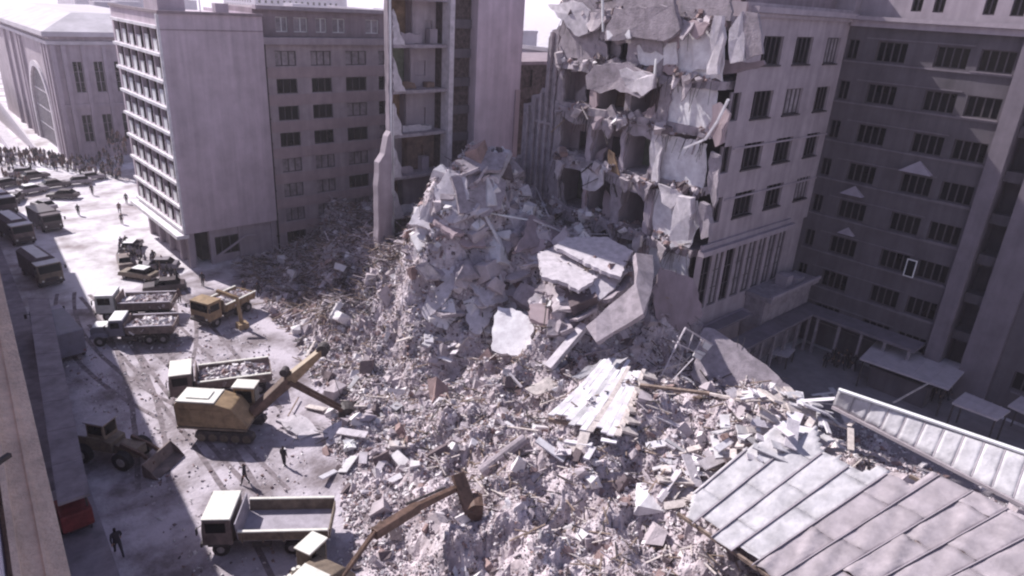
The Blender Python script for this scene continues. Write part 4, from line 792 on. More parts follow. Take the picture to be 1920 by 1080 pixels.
for i in range(7):
    t = .05+i*.14; a = c10.lerp(c11, t); g = G(); g.box(a+Vector((.5, -.1, -.25)), (1.3, .7, .2), (0.1, .35, random.uniform(-.6, -.2))); g.build('joist', 'wood_pale', pf, off=pf.location)
g = G()
for t in (.1, .5, .9): g.beam(c00.lerp(c01, t)-Vector((0, 0, .65)), c10.lerp(c11, t)-Vector((0, 0, .65)), .2, .25)
g.split('rafter', 'wood_brown', pf, off=pf.location)
slab('roof_slab', [(984, 728), (1040, 702), (1072, 706), (1050, 722), (1004, 742)], (-.2, -.3, 1), .12, 'wood_pale', 'splintered pale board mat at the left of the bright plank roof', 'board mat', .7)
slab('roof_slab', [(1070, 706), (1128, 674), (1180, 672), (1150, 690), (1090, 712)], (-.2, -.3, 1), .12, 'sheet_metal', 'bright torn sheet on the upper edge of the plank roof', 'sheet', 1.6)
# truss frame
tr = thing('steel_frame', RP(1300, 680), 'upright white ladder-like metal frame with two small white boards at the edge of the heap', 'frame')
fr_ = lambda x, y: PY(x, y, 26.5)
g = G()
for p, q, t in [((1285, 615), (1262, 660), .12), ((1285, 615), (1342, 650), .12), ((1262, 640), (1320, 668), .1), ((1342, 650), (1285, 725), .16), ((1262, 660), (1240, 705), .08), ((1300, 625), (1288, 660), .08), ((1315, 636), (1300, 668), .08), ((1318, 668), (1360, 735), .1), ((1300, 672), (1262, 712), .08), ((1280, 660), (1268, 700), .06), ((1270, 630), (1276, 655), .08)]: g.beam(fr_(*p), fr_(*q), t, t)
g.split('bar', 'concrete_light', tr, off=tr.location)
for P in ([(1322, 640), (1342, 650), (1336, 663), (1318, 652)], [(1306, 656), (1326, 664), (1318, 678), (1300, 668)]):
    g = G(); g.hexa([fr_(*p)+Vector((.05, .12, 0)) for p in P], [fr_(*p) for p in P]); g.build('white_board', 'white_paint', tr, off=tr.location)
# ------------------------------------------------------------ metal roofs
def proj(v):
    d = Vector(v)-CAM; w_ = d.dot(fw); return 960+F*d.dot(cr)/w_, 540-F*d.dot(cu)/w_
def inpoly(x, y, P):
    if isinstance(P[0], list): return any(inpoly(x, y, p) for p in P)
    c = False
    for i in range(len(P)):
        (x1, y1), (x2, y2) = P[i], P[i-1]
        if (y1 > y) != (y2 > y) and x < (x2-x1)*(y-y1)/(y2-y1)+x1: c = not c
    return c
HOLE = [(1530, 800), (1560, 778), (1640, 800), (1745, 884), (1706, 908), (1650, 872), (1610, 886), (1575, 856), (1540, 845)]
def sheet_roof(parent, C, npan, nseg, mats, split, hole=None, dent=.05, ragged=0, seamk='seam', jog=True, sub=5):
    c00, c10, c11, c01 = C; bl = lambda s, t: c00.lerp(c10, s).lerp(c01.lerp(c11, s), t)
    n = (c10-c00).cross(c01-c00).normalized(); n = n if n.z > 0 else -n
    gs = [G(), G()]; fr0 = [random.uniform(-.0, .07) if jog else 0 for _ in range(npan)]
    for i in range(npan):
        worn = 1 if i/npan > split else 0; off = random.random()/nseg if jog else 0
        tr_ = random.uniform(0, ragged)
        for j in range(-1, nseg):
            ta, tb = j/nseg+off, (j+1)/nseg+off; ta = max(ta, fr0[i]); tb = min(tb, 1)
            if tb-ta < .004: continue
            li = random.uniform(-.012, .012); ph = random.uniform(0, 6.28); am = dent*random.uniform(.3, 1.4)*(2.4 if worn else 1); dg = random.choice([-1, 1])
            V = []
            for a in range(sub+1):
                for b in range(sub+1):
                    s = (i+a/sub)/npan; t = ta+(tb-ta)*b/sub*.999
                    z = li + (am*(.5-abs(math.sin(2.6*(a/sub*dg+1.4*b/sub)+ph)))+.5*am*abs(math.sin(6*a/sub*dg+8*b/sub+ph)))*min(1, 4*a/sub, 4-4*a/sub)
                    V.append(bl(s, t)+n*z)
            Fs = []
            for a in range(sub):
                for b in range(sub):
                    q = (a*(sub+1)+b, (a+1)*(sub+1)+b, (a+1)*(sub+1)+b+1, a*(sub+1)+b+1); c = sum((V[k] for k in q), Vector())/4
                    if hole and inpoly(*proj(c), hole): continue
                    tt = (ta+tb)/2
                    if ragged and tt > 1-tr_ : continue
                    Fs.append(q)
            if Fs: gs[worn].add(V, Fs)
        g = G(); q0 = None
        for k in range(41):
            t = k/40; p = bl(i/npan, t)+n*.05
            ok = not (hole and inpoly(*proj(p), hole)) and not (ragged and t > 1-tr_)
            if q0 is not None and ok: g.beam(q0, p, .05, .09, up=n)
            q0 = p if ok else None
        if g.v: g.build('seam', seamk, parent, off=parent.location)
    for G_, k in zip(gs, mats):
        if G_.v:
            o = G_.build('metal_sheet', k, parent, off=parent.location); me = o.data; me.polygons.foreach_set('use_smooth', [True]*len(me.polygons))
            so_ = o.modifiers.new('thickness', 'SOLIDIFY'); so_.thickness = .035
c = [PZ(1230, 937, 5.6), PZ(1800, 1330, 5.0), PZ(2300, 1150, 7.7), PZ(1450, 742, 7.9)]
HOLE = [HOLE, [(1200, 700), (1475, 700), (1500, 775), (1455, 800), (1415, 835), (1380, 850), (1350, 880), (1300, 925), (1288, 975), (1262, 1000), (1150, 1000)], [(1440, 700), (1600, 700), (1580, 775), (1500, 815), (1470, 800)]]
ra_ = thing('metal_roof', (34, 9, 6), 'broad pale sheet-metal roof with raised seams and a torn hole, lying over the rubble', 'roof')
sheet_roof(ra_, c, 13, 3, ['sheet_metal', 'sheet_worn'], .36, HOLE, .06, 0, sub=9)
g = G()
for t in (.02, .33, .62, .93):
    for s in range(12):
        p = c[0].lerp(c[1], s/12).lerp(c[3].lerp(c[2], s/12), t)-Vector((0, 0, .22)); q = c[0].lerp(c[1], (s+1)/12).lerp(c[3].lerp(c[2], (s+1)/12), t)-Vector((0, 0, .22))
        if not inpoly(*proj((p+q)/2), HOLE): g.beam(p, q, .16, .2)
g.split('purlin', 'wood_brown', ra_, off=ra_.location)
rb_ = thing('ridge_roof', (46, 8, 8), 'long narrow sheet-metal ridge roof running to the right edge above the torn hole', 'roof')
cr_ = [PZ(1562, 760, 7.9), PZ(2300, 1140, 8.1), PZ(2300, 980, 9.6), PZ(1572, 732, 9.3)]
sheet_roof(rb_, cr_, 18, 1, ['sheet_metal', 'sheet_worn'], .95, None, .05, 0, jog=False)
g = G(); g.beam(cr_[3]+Vector((0, 0, .08)), cr_[2]+Vector((0, 0, .08)), .32, .12); g.build('ridge_cap', 'white_paint', rb_, off=rb_.location)
g = G(); g.beam(cr_[0]-Vector((0, 0, .12)), cr_[1]-Vector((0, 0, .12)), .3, .2); g.build('gutter', 'sheet_worn', rb_, off=rb_.location)
back = [cr_[3], cr_[2], cr_[2]+Vector((2.6, 1.0, -2.4)), cr_[3]+Vector((2.6, 1.0, -2.4))]
g = G(); g.hexa([p-Vector((0, 0, .05)) for p in back], back); g.build('back_slope', 'sheet_worn', rb_, off=rb_.location)
# broken boards and sheets in front of the hole and around the roof tip
rr_ = random.Random(5); nbd = 0
ZL = ['along the timbers above the torn roof hole', 'heaped at the upper left corner of the broad metal roof', 'at the left edge of the broad metal roof', 'between the plank roof and the metal roof tip', 'by the white dusty lump left of the metal roof', 'at the tip of the ridge roof', 'lying in the torn roof hole', 'just below the plank roof', 'on the rubble between the shovel and the middle of the slope', 'above the white pockmarked panel', 'on the slope below the tall heap']
zones = [((1350, 735), (1500, 745), 12), ((1400, 770), (1560, 850), 26), ((1330, 790), (1470, 880), 22), ((1240, 790), (1330, 900), 14), ((1250, 870), (1330, 960), 12), ((1450, 735), (1580, 770), 12), ((1520, 780), (1600, 860), 6), ((1030, 820), (1160, 860), 8), ((590, 640), (760, 900), 12), ((960, 560), (1080, 640), 8), ((760, 620), (900, 680), 8)]
for ((a, b), (c_, d_), n), zl in zip(zones, ZL):
    for k in range(n):
        x, y = rr_.uniform(a, c_), rr_.uniform(b, d_); hot = 1340 < x < 1600 and y < 870
        p = RP(x, y, rr_.uniform(.2, .5) + (1.6 if hot else 0)); L, Wd, T_ = rr_.uniform(.9, 2.6), rr_.uniform(.25, .8), rr_.uniform(.06, .16)
        g = G(); g.box((0, 0, 0), (L, Wd, T_)); 
        o = g.build('broken_board', rr_.choice(['wood_pale', 'concrete_light', 'white_wall', 'sheet_metal'])); o.location = p; o.rotation_euler = (rr_.uniform(-.4, .4), rr_.uniform(-.4, .4), rr_.choice([2.4, .8, 2.2, .2])+rr_.uniform(-.4, .4))
        tag(o, 'pale broken board '+zl, 'board', 'pale broken boards '+zl)
def hull(h, sx, sy, sz_, R_, n):
    bm = bmesh.new()
    for _ in range(n):
        v = Vector([R_.choice((-1, 1))*R_.uniform(.55, 1)**.5 if R_.random() < .6 else R_.uniform(-1, 1) for _ in range(3)]); bm.verts.new((v.x*sx/2, v.y*sy/2, v.z*sz_/2))
    r_ = bmesh.ops.convex_hull(bm, input=bm.verts); bmesh.ops.delete(bm, geom=[v for v in bm.verts if not v.link_faces], context='VERTS'); bm.verts.index_update()
    h.v = [tuple(v.co) for v in bm.verts]; h.f = [[v.index for v in f.verts] for f in bm.faces]; h.m = [0]*len(h.f); bm.free()
h = G(); hull(h, 2.9, 2.1, .9, rr_, 13); o = h.build('masonry_lump', 'white_wall'); o.location = RP(1212, 932, .05); o.rotation_euler = (.25, -.2, .9)
tag(o, 'white dusty lump at the left tip of the metal roof', 'block')
for k in range(34):
    x, y = (rr_.uniform(800, 1010), rr_.uniform(310, 600)) if k < 20 else (rr_.uniform(1000, 1220), rr_.uniform(440, 620))
    p = RP(x, y, .35)
    if p.z < 1 or p.x > 49.5 or p.y > 57: continue
    n = Vector((rr_.uniform(-.9, .1), rr_.uniform(-.5, .35), rr_.uniform(.35, 1))).normalized(); u = n.orthogonal().normalized(); u.rotate(Matrix.Rotation(rr_.uniform(0, 6.28), 3, n)); v = n.cross(u); a, b = rr_.uniform(.9, 2.4), rr_.uniform(.6, 1.5)
    g = G(); plate(g, [p-u*a-v*b, p+u*a*rr_.uniform(.6, 1)-v*b, p+u*a+v*b*rr_.uniform(.4, 1), p+u*a*.3+v*b*1.1, p-u*a*.8+v*b], rr_.uniform(.18, .4), .14, .4, warp=.04)
    for q in range(6): e_ = p+u*a*rr_.choice((-1, 1)); g.tube(e_+v*rr_.uniform(-b, b), e_+v*rr_.uniform(-b, b)*1.1+u*rr_.uniform(-.5, .5), .02, .02, 5)
    objat('tilted_slab', g, rr_.choice(['concrete', 'concrete_light', 'concrete_light', 'rubble_mid', 'plaster_band']), p, 'tilted broken slab sticking out of the tall heap', 'slab', 'tilted slabs in the tall heap')
for k in range(70):
    if k < 42: x, y = rr_.uniform(780, 1010), rr_.uniform(300, 620)
    elif k < 58: x, y = rr_.uniform(1000, 1250), rr_.uniform(430, 640)
    else: x, y = rr_.uniform(560, 760), rr_.uniform(420, 600)
    p = RP(x, y, .1)
    if p.z < .5 or p.x > 50.3 or p.y > 59: continue
    h = G(); s = rr_.uniform(.9, 2.3); hull(h, s*rr_.uniform(.8, 1.7), s*rr_.uniform(.6, 1), s*rr_.uniform(.4, .9), rr_, 20)
    o = h.build('masonry_lump', rr_.choice(['concrete_light', 'rubble_light', 'concrete', 'rubble_mid', 'rubble_light'])); o.location = p; o.rotation_euler = (rr_.uniform(-.9, .9), rr_.uniform(-.9, .9), rr_.uniform(0, 6))
    tag(o, 'big broken lump of masonry lodged in the heap below the torn building', 'block', 'big masonry lumps in the heap')
# larger loose blocks
for k in range(120):
    if k < 80: x, y = rr_.uniform(620, 1300), rr_.uniform(600, 1075)
    else: x, y = rr_.uniform(480, 760), rr_.uniform(500, 640)
    p = RP(x, y, .1); s = rr_.uniform(.25, .62)
    if p.z < .1 or p.x > 50: continue
    h = G(); sx, sy, sz_ = s*rr_.uniform(.7, 1.5), s*rr_.uniform(.6, 1.2), s*rr_.uniform(.4, .9)
    hull(h, sx, sy, sz_, rr_, 14)
    o = h.build('masonry_block', rr_.choice(['concrete_light', 'white_wall', 'concrete', 'rubble_brick']), bevel=0); o.location = p; o.rotation_euler = (rr_.uniform(-.7, .7), rr_.uniform(-.7, .7), rr_.uniform(0, 6))
    tag(o, 'knee-high rough block of masonry lying on the rubble', 'block', 'rough masonry blocks on the rubble')
# ------------------------------------------------------------ vehicles
def wheels(root, xs, hw, r, wd=.32, dual=()):
    for x in xs:
        for sgn in (-1, 1):
            w_ = wd*(1.9 if x in dual else 1)
            g = G(); y0 = sgn*(hw-w_/2); g.tube((0, -w_/2, 0), (0, w_/2, 0), r, n=18)
            o = g.build('wheel', 'tyre', root, bevel=.05); o.location = (x, y0, r)
            h = G(); h.tube((0, sgn*(w_/2-.02), 0), (0, sgn*(w_/2+.03), 0), r*.52, r*.42, 12); h.build('rim', 'rim', o)
def cab_parts(root, x0, x1, hw, zb, zt, k, roofk, slope=.12, glz=.52):
    """cab-over box: windscreen in front, door windows at the sides"""
    g = G(); h = zt-zb; zm = zb+h*glz; P = [(x0, zb), (x1, zb), (x1, zm), (x1-slope, zt), (x0, zt)]
    g.extr(P, -hw, hw); c = g.build('cab', [k], root, bevel=.07)
    g = G(); g.extr([(x0-.04, zt-.005), (x1-slope+.06, zt-.005), (x1-slope+.02, zt+.09), (x0, zt+.09)], -hw-.03, hw+.03); g.build('roof', roofk, c, bevel=.03)
    g = G(); e = .025; 
    def fp(t): return (x1+(-slope)*(t), zm+(zt-zm)*t)
    (xa, za), (xb, zb2) = fp(.06), fp(.86); g.hexa([(xa-.02, -hw+.12, za), (xa+e, -hw+.12, za), (xa+e, hw-.12, za), (xa-.02, hw-.12, za)], [(xb-.02, -hw+.12, zb2), (xb+e, -hw+.12, zb2), (xb+e, hw-.12, zb2), (xb-.02, hw-.12, zb2)]); g.build('windscreen', 'glass', c)
    for sg in (-1, 1):
        g = G(); g.bb(x0+.22, x1-.12, sg*(hw-.02), sg*(hw+.03), zb+.1, zt-.12); d = g.build('door', k, c, bevel=.02)
        g = G(); g.bb(x0+.32, x1-.28, sg*(hw+.0), sg*(hw+.045), zm, zt-.2); g.build('window', 'glass', d)
        g = G(); g.tube((x1-.01, sg*(hw-.3), zb+.28), (x1+.05, sg*(hw-.3), zb+.28), .11); g.build('headlight', 'lamp_glass', root)
    for sg in (-1, 1): g = G(); g.beam((x1-.15, sg*hw, zt-.3), (x1+.12, sg*(hw+.28), zt-.35), .04, .04); g.bb(x1+.08, x1+.14, sg*(hw+.2), sg*(hw+.4), zt-.75, zt-.3); g.build('mirror', 'steel_dark', c)
    g = G(); g.bb(x1, x1+.14, -hw, hw, zb-.12, zb+.14); g.build('bumper', 'steel_dark', root, bevel=.02)
    g = G(); g.bb(x1+.001, x1+.03, -hw*.55, hw*.55, zb+.2, zb+.55); g.build('grille', 'steel_dark', root)
    return c
def bed(root, x0, x1, hw, zb, h, k, rimk='cream_paint', flare=.12, tail=True, inner='bed_lilac', canopy=.6):
    b = G(); b.bb(x0, x1, -hw, hw, zb, zb+.12, 1); o = b.build('dump_bed', [k, inner], root)
    for sg in (-1, 1):
        g = G(); g.hexa([(x0, sg*hw, zb+.1), (x1, sg*hw, zb+.1), (x1, sg*(hw+.07), zb+.1), (x0, sg*(hw+.07), zb+.1)], [(x0, sg*(hw+flare), zb+h), (x1, sg*(hw+flare), zb+h), (x1, sg*(hw+flare+.07), zb+h), (x0, sg*(hw+flare+.07), zb+h)])
        for q in range(5): x = x0+.2+(x1-x0-.4)*q/4; g.hexa([(x-.05, sg*(hw+.07), zb), (x+.05, sg*(hw+.07), zb), (x+.05, sg*(hw+.14), zb), (x-.05, sg*(hw+.14), zb)], [(x-.05, sg*(hw+flare+.07), zb+h), (x+.05, sg*(hw+flare+.07), zb+h), (x+.05, sg*(hw+flare+.14), zb+h), (x-.05, sg*(hw+flare+.14), zb+h)])
        s_ = g.build('side_board', k, o)
        g = G(); g.bb(x0, x1, sg*(hw+flare-.03), sg*(hw+flare+.15), zb+h+.002, zb+h+.09); g.build('rim_rail', rimk, s_)
    g = G(); g.hexa([(x1, -hw, zb+.1), (x1+.08, -hw, zb+.1), (x1+.08, hw, zb+.1), (x1, hw, zb+.1)], [(x1+.1, -hw-flare, zb+h+canopy), (x1+.18, -hw-flare, zb+h+canopy), (x1+.18, hw+flare, zb+h+canopy), (x1+.1, hw+flare, zb+h+canopy)]); g.build('front_board', inner, o)
    if tail:
        g = G(); g.bb(x0-.08, x0, -hw, hw, zb+.1, zb+h*.9); g.build('tailgate', k, o)
    return o
def load(root_name, loc, rz, x0, x1, hw, z, label, seed=2):
    r = np.random.default_rng(seed); n = 260; x = r.uniform(x0+.15, x1-.15, n); y = r.uniform(-hw+.1, hw-.1, n)
    hh = .45*np.cos((x-(x0+x1)/2)/(x1-x0)*2.6)*np.cos(y/hw*1.2); zz = z+hh*r.uniform(.6, 1, n)
    c, s_ = math.cos(rz), math.sin(rz); P = np.stack([x*c-y*s_+loc[0], x*s_+y*c+loc[1], zz], 1)
    o = chunks(root_name, P, r.uniform(.2, .5, n), RM, [.35, .35, .2, .1], seed=seed); tag(o, label, 'rubble', kind='stuff')
def veh(name, px, py, rz, label, cat, group=None, xy=None):
    p = PZ(px, py, 0) if xy is None else Vector((*xy, 0)); h = float(hgt(p.x, p.y)); return thing(name, (p.x, p.y, max(0, h-.1)), label, cat, group, rz)
def dump_truck(loc, rz, label, body, roofk, bedk, loaded=False, L=6.6, name='dump_truck', bonnet=False, ws=1.0, inner='bed_lilac', group=None, rimk='cream_paint'):
    t = thing(name, (*loc, 0), label, 'dump truck', group, rz); hw = 1.2*ws; xf = L/2
    g = G(); g.bb(-xf+.2, xf-.3, -.45, .45, .75, 1.0); g.bb(-xf+.4, xf-1.0, -.9, .9, .8, .92); g.bb(-.2, .9, .75, 1.15, .5, .95); g.bb(-.1, .7, -1.15, -.75, .45, .95); g.build('chassis', 'steel_dark', t, bevel=.02)
    if bonnet:
        cab_parts(t, xf-3.1, xf-1.75, hw*.9, .95, 2.55, body, roofk, .2)
        g = G(); g.extr([(xf-1.75, .85), (xf-.1, .85), (xf-.1, 1.55), (xf-.4, 1.72), (xf-1.75, 1.82)], -.72, .72); b_ = g.build('bonnet', body, t, bevel=.08)
        g = G(); g.bb(xf-1.7, xf-.35, -.66, .66, 1.75, 1.84); g.build('bonnet_lid', roofk, b_, bevel=.04)
        for sg in (-1, 1): g = G(); g.extr([(xf-1.75, .9), (xf-.1, .75), (xf-.1, .95), (xf-.5, 1.25), (xf-1.4, 1.25), (xf-1.75, 1.05)], sg*.72, sg*1.15); g.build('mudguard', body, t, bevel=.05)
        x1b = xf-3.35
    else:
        cab_parts(t, xf-1.75, xf, hw, .85, 2.75, body, roofk); x1b = xf-2.15
        for sg in (-1, 1): g = G(); g.bb(xf-1.5, xf-.3, sg*(hw-.3), sg*(hw+.04), .78, .95); g.build('mudguard', 'steel_dark', t, bevel=.03)
    bed(t, -xf, x1b, hw, 1.15, .85, bedk, inner=inner, canopy=.55 if not bonnet else .25, rimk=rimk)
    wheels(t, [xf-1.0 if not bonnet else xf-.95, -xf+1.0, -xf+2.2], hw, .5, dual=(-xf+1.0, -xf+2.2))
    if loaded: load('rubble_load', loc, rz, -xf, x1b, hw, 1.45, 'rubble heaped in the bed of the '+label.split(' with')[0].split(' parked')[0].split(' behind')[0][:60], seed=int(loc[0]*7))
    return t
def heading(a, b): A = PZ(*a); B = PZ(*b); return math.atan2(B.y-A.y, B.x-A.x)
# empty truck in front
hd = heading((600, 1030), (410, 1035)); c = (PZ(600, 1030)+PZ(410, 1035))/2
dump_truck((c.x+.5, c.y+.75), hd, 'empty grey dump truck with a white cab roof parked lowest in the street', 'truck_brown', 'cream_paint', 'olive_paint', L=7.4, ws=1.08)
hd = heading((480, 740), (335, 760)); c = (PZ(480, 740)+PZ(335, 760))/2
dump_truck((c.x+.8, c.y+1.0), hd, 'brown dump truck loaded with rubble standing behind the ochre excavator', 'truck_brown', 'cream_paint', 'truck_brown', True, L=7.8, ws=1.1, inner='truck_brown')
hd = heading((300, 645), (190, 650)); c = (PZ(300, 645)+PZ(190, 650))/2
dump_truck((c.x+.7, c.y+.9), hd, 'bonneted blue-grey dump truck with a white bonnet in the middle of the street', 'truck_bluegrey', 'white_paint', 'truck_brown', True, L=7.4, bonnet=True, inner='truck_brown', rimk='bed_lilac')
c = (PZ(310, 595)+PZ(200, 605))/2
dump_truck((c.x+.5, c.y+.9), hd, 'loaded truck with a rounded white cab just behind the bonneted blue-grey truck', 'cream_paint', 'white_paint', 'truck_brown', True, L=7.0, inner='truck_brown', rimk='bed_lilac')
# yellow dumper right of them, seen across its empty bed
c = PZ(415, 600); hd = math.radians(205)
dump_truck((c.x+.6, c.y+.6), hd, 'ochre dump truck with pale bed rims beside the edge of the rubble', 'ochre_paint', 'ochre_paint', 'ochre_paint', True, L=6.4, inner='olive_paint')
g = G(); q = PZ(455, 615); g.tube((q.x, q.y, 0), (q.x-.2, q.y+.2, 3.4), .22, .16); g.beam((q.x-.2, q.y+.2, 3.3), (q.x-1.6, q.y+1.6, 3.9), .3, .3); g.box((q.x, q.y, .3), (1, 1, .6)); objat('loading_arm', g, 'ochre_paint', (q.x, q.y, 0), 'short ochre loading arm standing behind the ochre dump truck', 'loading arm')
# excavators
def excavator(loc, rz, label, boomside, k='ochre_paint', roofk='cream_paint', boom=None, tracks=True, rz_boom=0, house=True, boomk='rust_boom'):
    t = thing('excavator', (*loc, 0), label, 'excavator', None, rz); t.scale = (1, 1, 1)
    for sg in (-1, 1):
        g = G(); pts = [(-1.7, .1), (1.7, .1), (2.0, .4), (1.9, .75), (1.5, .9), (-1.5, .9), (-1.9, .75), (-2.0, .4)]
        g.extr(pts, sg*.85, sg*1.35)
        tr_ = g.build('track', 'steel_dark', t, bevel=.06)
        for x in (-1.5, -.75, 0, .75, 1.5): h = G(); h.tube((x, sg*1.3, .42), (x, sg*1.41, .42), .28, n=12); h.build('road_wheel', 'olive_paint', tr_)
    g = G(); g.box((0, 0, .75), (2.4, 1.9, .4)); g.tube((0, 0, .9), (0, 0, 1.2), .8, n=20); g.build('undercarriage', 'steel_dark', t)
    g = G(); g.extr([(-3.0, 1.25), (1.6, 1.25), (1.6, 1.5), (.7, 2.75), (-.3, 3.05), (-2.9, 3.05), (-3.05, 2.7)], -1.45, .45); hs = g.build('engine_housing', k, t, bevel=.07)
    g = G(); g.bb(-2.9, -.4, -1.38, .38, 3.055, 3.14); g.bb(-2.4, -.9, -1.0, 0, 3.145, 3.22); g.build('housing_roof', roofk, hs, bevel=.02)
    for q in range(4): g = G(); g.bb(-2.7+q*.75, -2.1+q*.75, -1.49, -1.452, 1.7, 2.6); g.build('side_panel', k, hs, bevel=.02)
    g = G(); g.bb(-3.0, 1.6, -1.5, 1.5, 1.1, 1.245); g.bb(-1.9, -.3, .5, 1.3, 1.26, 2.2); g.build('deck', 'olive_paint', t, bevel=.02)
    g = G()
    for q in range(5): g.tube((-1.8+q*.35, .9, 2.2), (-1.8+q*.35, .9, 2.6+.15*(q % 2)), .12, n=10)
    g.split('exhaust', 'cream_paint', t)
    g = G(); g.bb(.1, 1.5, .5, 1.5, 1.25, 3.2); cb = g.build('cab', k, t, bevel=.06)
    g = G(); g.bb(.03, 1.58, .43, 1.57, 3.2, 3.3); g.build('roof', roofk, cb, bevel=.03)
    for (a, b, c_, d) in ((.25, 1.35, 1.5, 1.53), (.25, 1.35, .47, .5)): g = G(); g.bb(a, b, c_, d, 2.1, 3.0); g.build('window', 'glass', cb)
    g = G(); g.bb(1.5, 1.53, .6, 1.4, 1.7, 3.05); g.build('windscreen', 'glass', cb)
    return t
def seg(parent, A, B, w_, h0, h1, k, nm, up=(0, 0, 1)):
    A = Vector(A); B = Vector(B); a = (B-A).normalized(); s_ = a.cross(Vector(up)).normalized(); u_ = s_.cross(a)
    o4 = [(-1, -1), (1, -1), (1, 1), (-1, 1)]; g = G(); g.hexa([A+s_*w_/2*i+u_*h0/2*j for i, j in o4], [B+s_*w_/2*i+u_*h1/2*j for i, j in o4])
    inv = parent.matrix_world.inverted() if False else (Matrix.Translation(parent.location) @ parent.rotation_euler.to_matrix().to_4x4() @ Matrix.Diagonal((*parent.scale, 1))).inverted()
    g.v = [tuple(inv @ Vector(v)) for v in g.v]; return g.build(nm, k, parent, bevel=.04)
def bucket(parent, C0, f, w_, s_, k, nm='bucket'):
    """open scoop: f = mouth direction (world), built from curved back and sides"""
    f = Vector(f).normalized(); sd_ = f.cross(Vector((0, 0, 1))).normalized(); u_ = sd_.cross(f); g = G(); n = 7; prof = []
    for i in range(n+1): a = math.pi*(.5+i/n); prof.append((math.cos(a)*s_, math.sin(a)*s_))
    prof = [(s_*.5, s_)]+prof+[(s_*.9, -s_)]
    P = lambda x, y, z: Vector(C0)+f*x+sd_*y+u_*z
    for (x0, z0), (x1, z1) in zip(prof, prof[1:]): g.hexa([P(x0, -w_/2, z0), P(x0, w_/2, z0), P(x0*.9, w_/2, z0*.9), P(x0*.9, -w_/2, z0*.9)], [P(x1, -w_/2, z1), P(x1, w_/2, z1), P(x1*.9, w_/2, z1*.9), P(x1*.9, -w_/2, z1*.9)])
    for sg in (-1, 1): vs = [P(x, sg*w_/2, z) for x, z in prof]+[P(x, sg*(w_/2-.05), z) for x, z in prof]; m_ = len(prof); g.add(vs, [tuple(range(m_)), tuple(range(m_, 2*m_))]+[(i, (i+1) % m_, (i+1) % m_+m_, i+m_) for i in range(m_)])
    for q in range(4): y = -w_/2+.12+q*(w_-.24)/3; g.hexa([P(s_*.9, y-.05, -s_), P(s_*.9, y+.05, -s_), P(s_*.9, y+.05, -s_+.07), P(s_*.9, y-.05, -s_+.07)], [P(s_*1.25, y-.02, -s_-.02), P(s_*1.25, y+.02, -s_-.02), P(s_*1.25, y+.02, -s_), P(s_*1.25, y-.02, -s_)])
    inv = (Matrix.Translation(parent.location) @ parent.rotation_euler.to_matrix().to_4x4() @ Matrix.Diagonal((*parent.scale, 1))).inverted(); g.v = [tuple(inv @ Vector(v)) for v in g.v]
    return g.build(nm, k, parent)
e = PZ(440, 822); ex = excavator((e.x+.2, e.y+.9), heading((430, 822), (500, 826)), 'ochre excavator with a white roof and raised boom digging at the rubble edge', 1)
ex.scale = (1.13, 1.13, 1.13); B0 = ex.location+ex.rotation_euler.to_matrix() @ Vector((1.5, -.1, 1.7))*1.13; dfl = B0.y-.6
B1 = PY(606, 655, dfl+.2); M0 = B0.lerp(B1, .50); B2 = PY(640, 766, dfl-1.2)
seg(ex, B0, B0.lerp(B1, .5), .6, .6, .95, 'rust_boom', 'boom'); seg(ex, B0.lerp(B1, .5), B1, .55, .95, .45, 'ochre_paint', 'boom_tip')
sdv = Vector((.1, .35, 0)); seg(ex, M0+sdv, B2+sdv, .16, .36, .3, 'rust_boom', 'stick'); seg(ex, M0-sdv, B2-sdv, .16, .36, .3, 'rust_boom', 'stick'); seg(ex, B0+Vector((.2, 0, -.6)), M0+Vector((0, 0, -.5)), .16, .16, .16, 'steel_dark', 'hydraulic_ram')
bucket(ex, B2+Vector((.5, 0, -.5)), (.6, -.3, -.5), 1.3, .7, 'steel_dark')
for a, b in ((B1, B2+Vector((.3, 0, .2))),): seg(ex, a, b, .05, .05, .05, 'steel_dark', 'cable')
g = G(); 
inv = (Matrix.Translation(ex.location) @ ex.rotation_euler.to_matrix().to_4x4() @ Matrix.Diagonal((*ex.scale, 1))).inverted(); p = inv @ B1; g.tube(p-Vector((0, .35, 0)), p+Vector((0, .35, 0)), .42, n=16); p2 = inv @ M0; g.tube(p2-Vector((.2, .3, -.7)), p2+Vector((-.2, .3, .7)), .28, n=12); g.split('pulley', 'steel_dark', ex)
e2 = PZ(560, 1100); ex2 = excavator((e2.x+.3, e2.y-1.8), math.radians(22), 'excavator at the bottom edge with a white roof and rust-brown digging arm', 1, k='olive_paint')
C1 = PZ(640, 1085, 2.2); C2 = PZ(712, 985, 4.6); C3 = PZ(862, 912, 3.6)
for d_ in (Vector((-.45, -.3, 0)), Vector((.35, .3, 0))): seg(ex2, C1+d_, C2+d_*.8, .16, .2, .2, 'rust_boom', 'boom_rail')
seg(ex2, C1.lerp(C2, .3)-Vector((.4, .3, 0)), C1.lerp(C2, .3)+Vector((.4, .3, 0)), .12, .15, .15, 'rust_boom', 'boom_rail'); seg(ex2, C1.lerp(C2, .85)-Vector((.4, .3, 0)), C1.lerp(C2, .85)+Vector((.4, .3, 0)), .12, .15, .15, 'rust_boom', 'boom_rail')
seg(ex2, C2-Vector((.5, .2, .2)), C2.lerp(C3, .45), .5, .6, .6, 'rust_boom', 'arm'); seg(ex2, C2.lerp(C3, .45), C3, .35, .5, .3, 'rust_boom', 'arm_end'); seg(ex2, C2.lerp(C3, .3)+Vector((0, 0, .6)), C2.lerp(C3, .8)+Vector((0, 0, .45)), .14, .14, .14, 'steel_dark', 'hydraulic_ram')
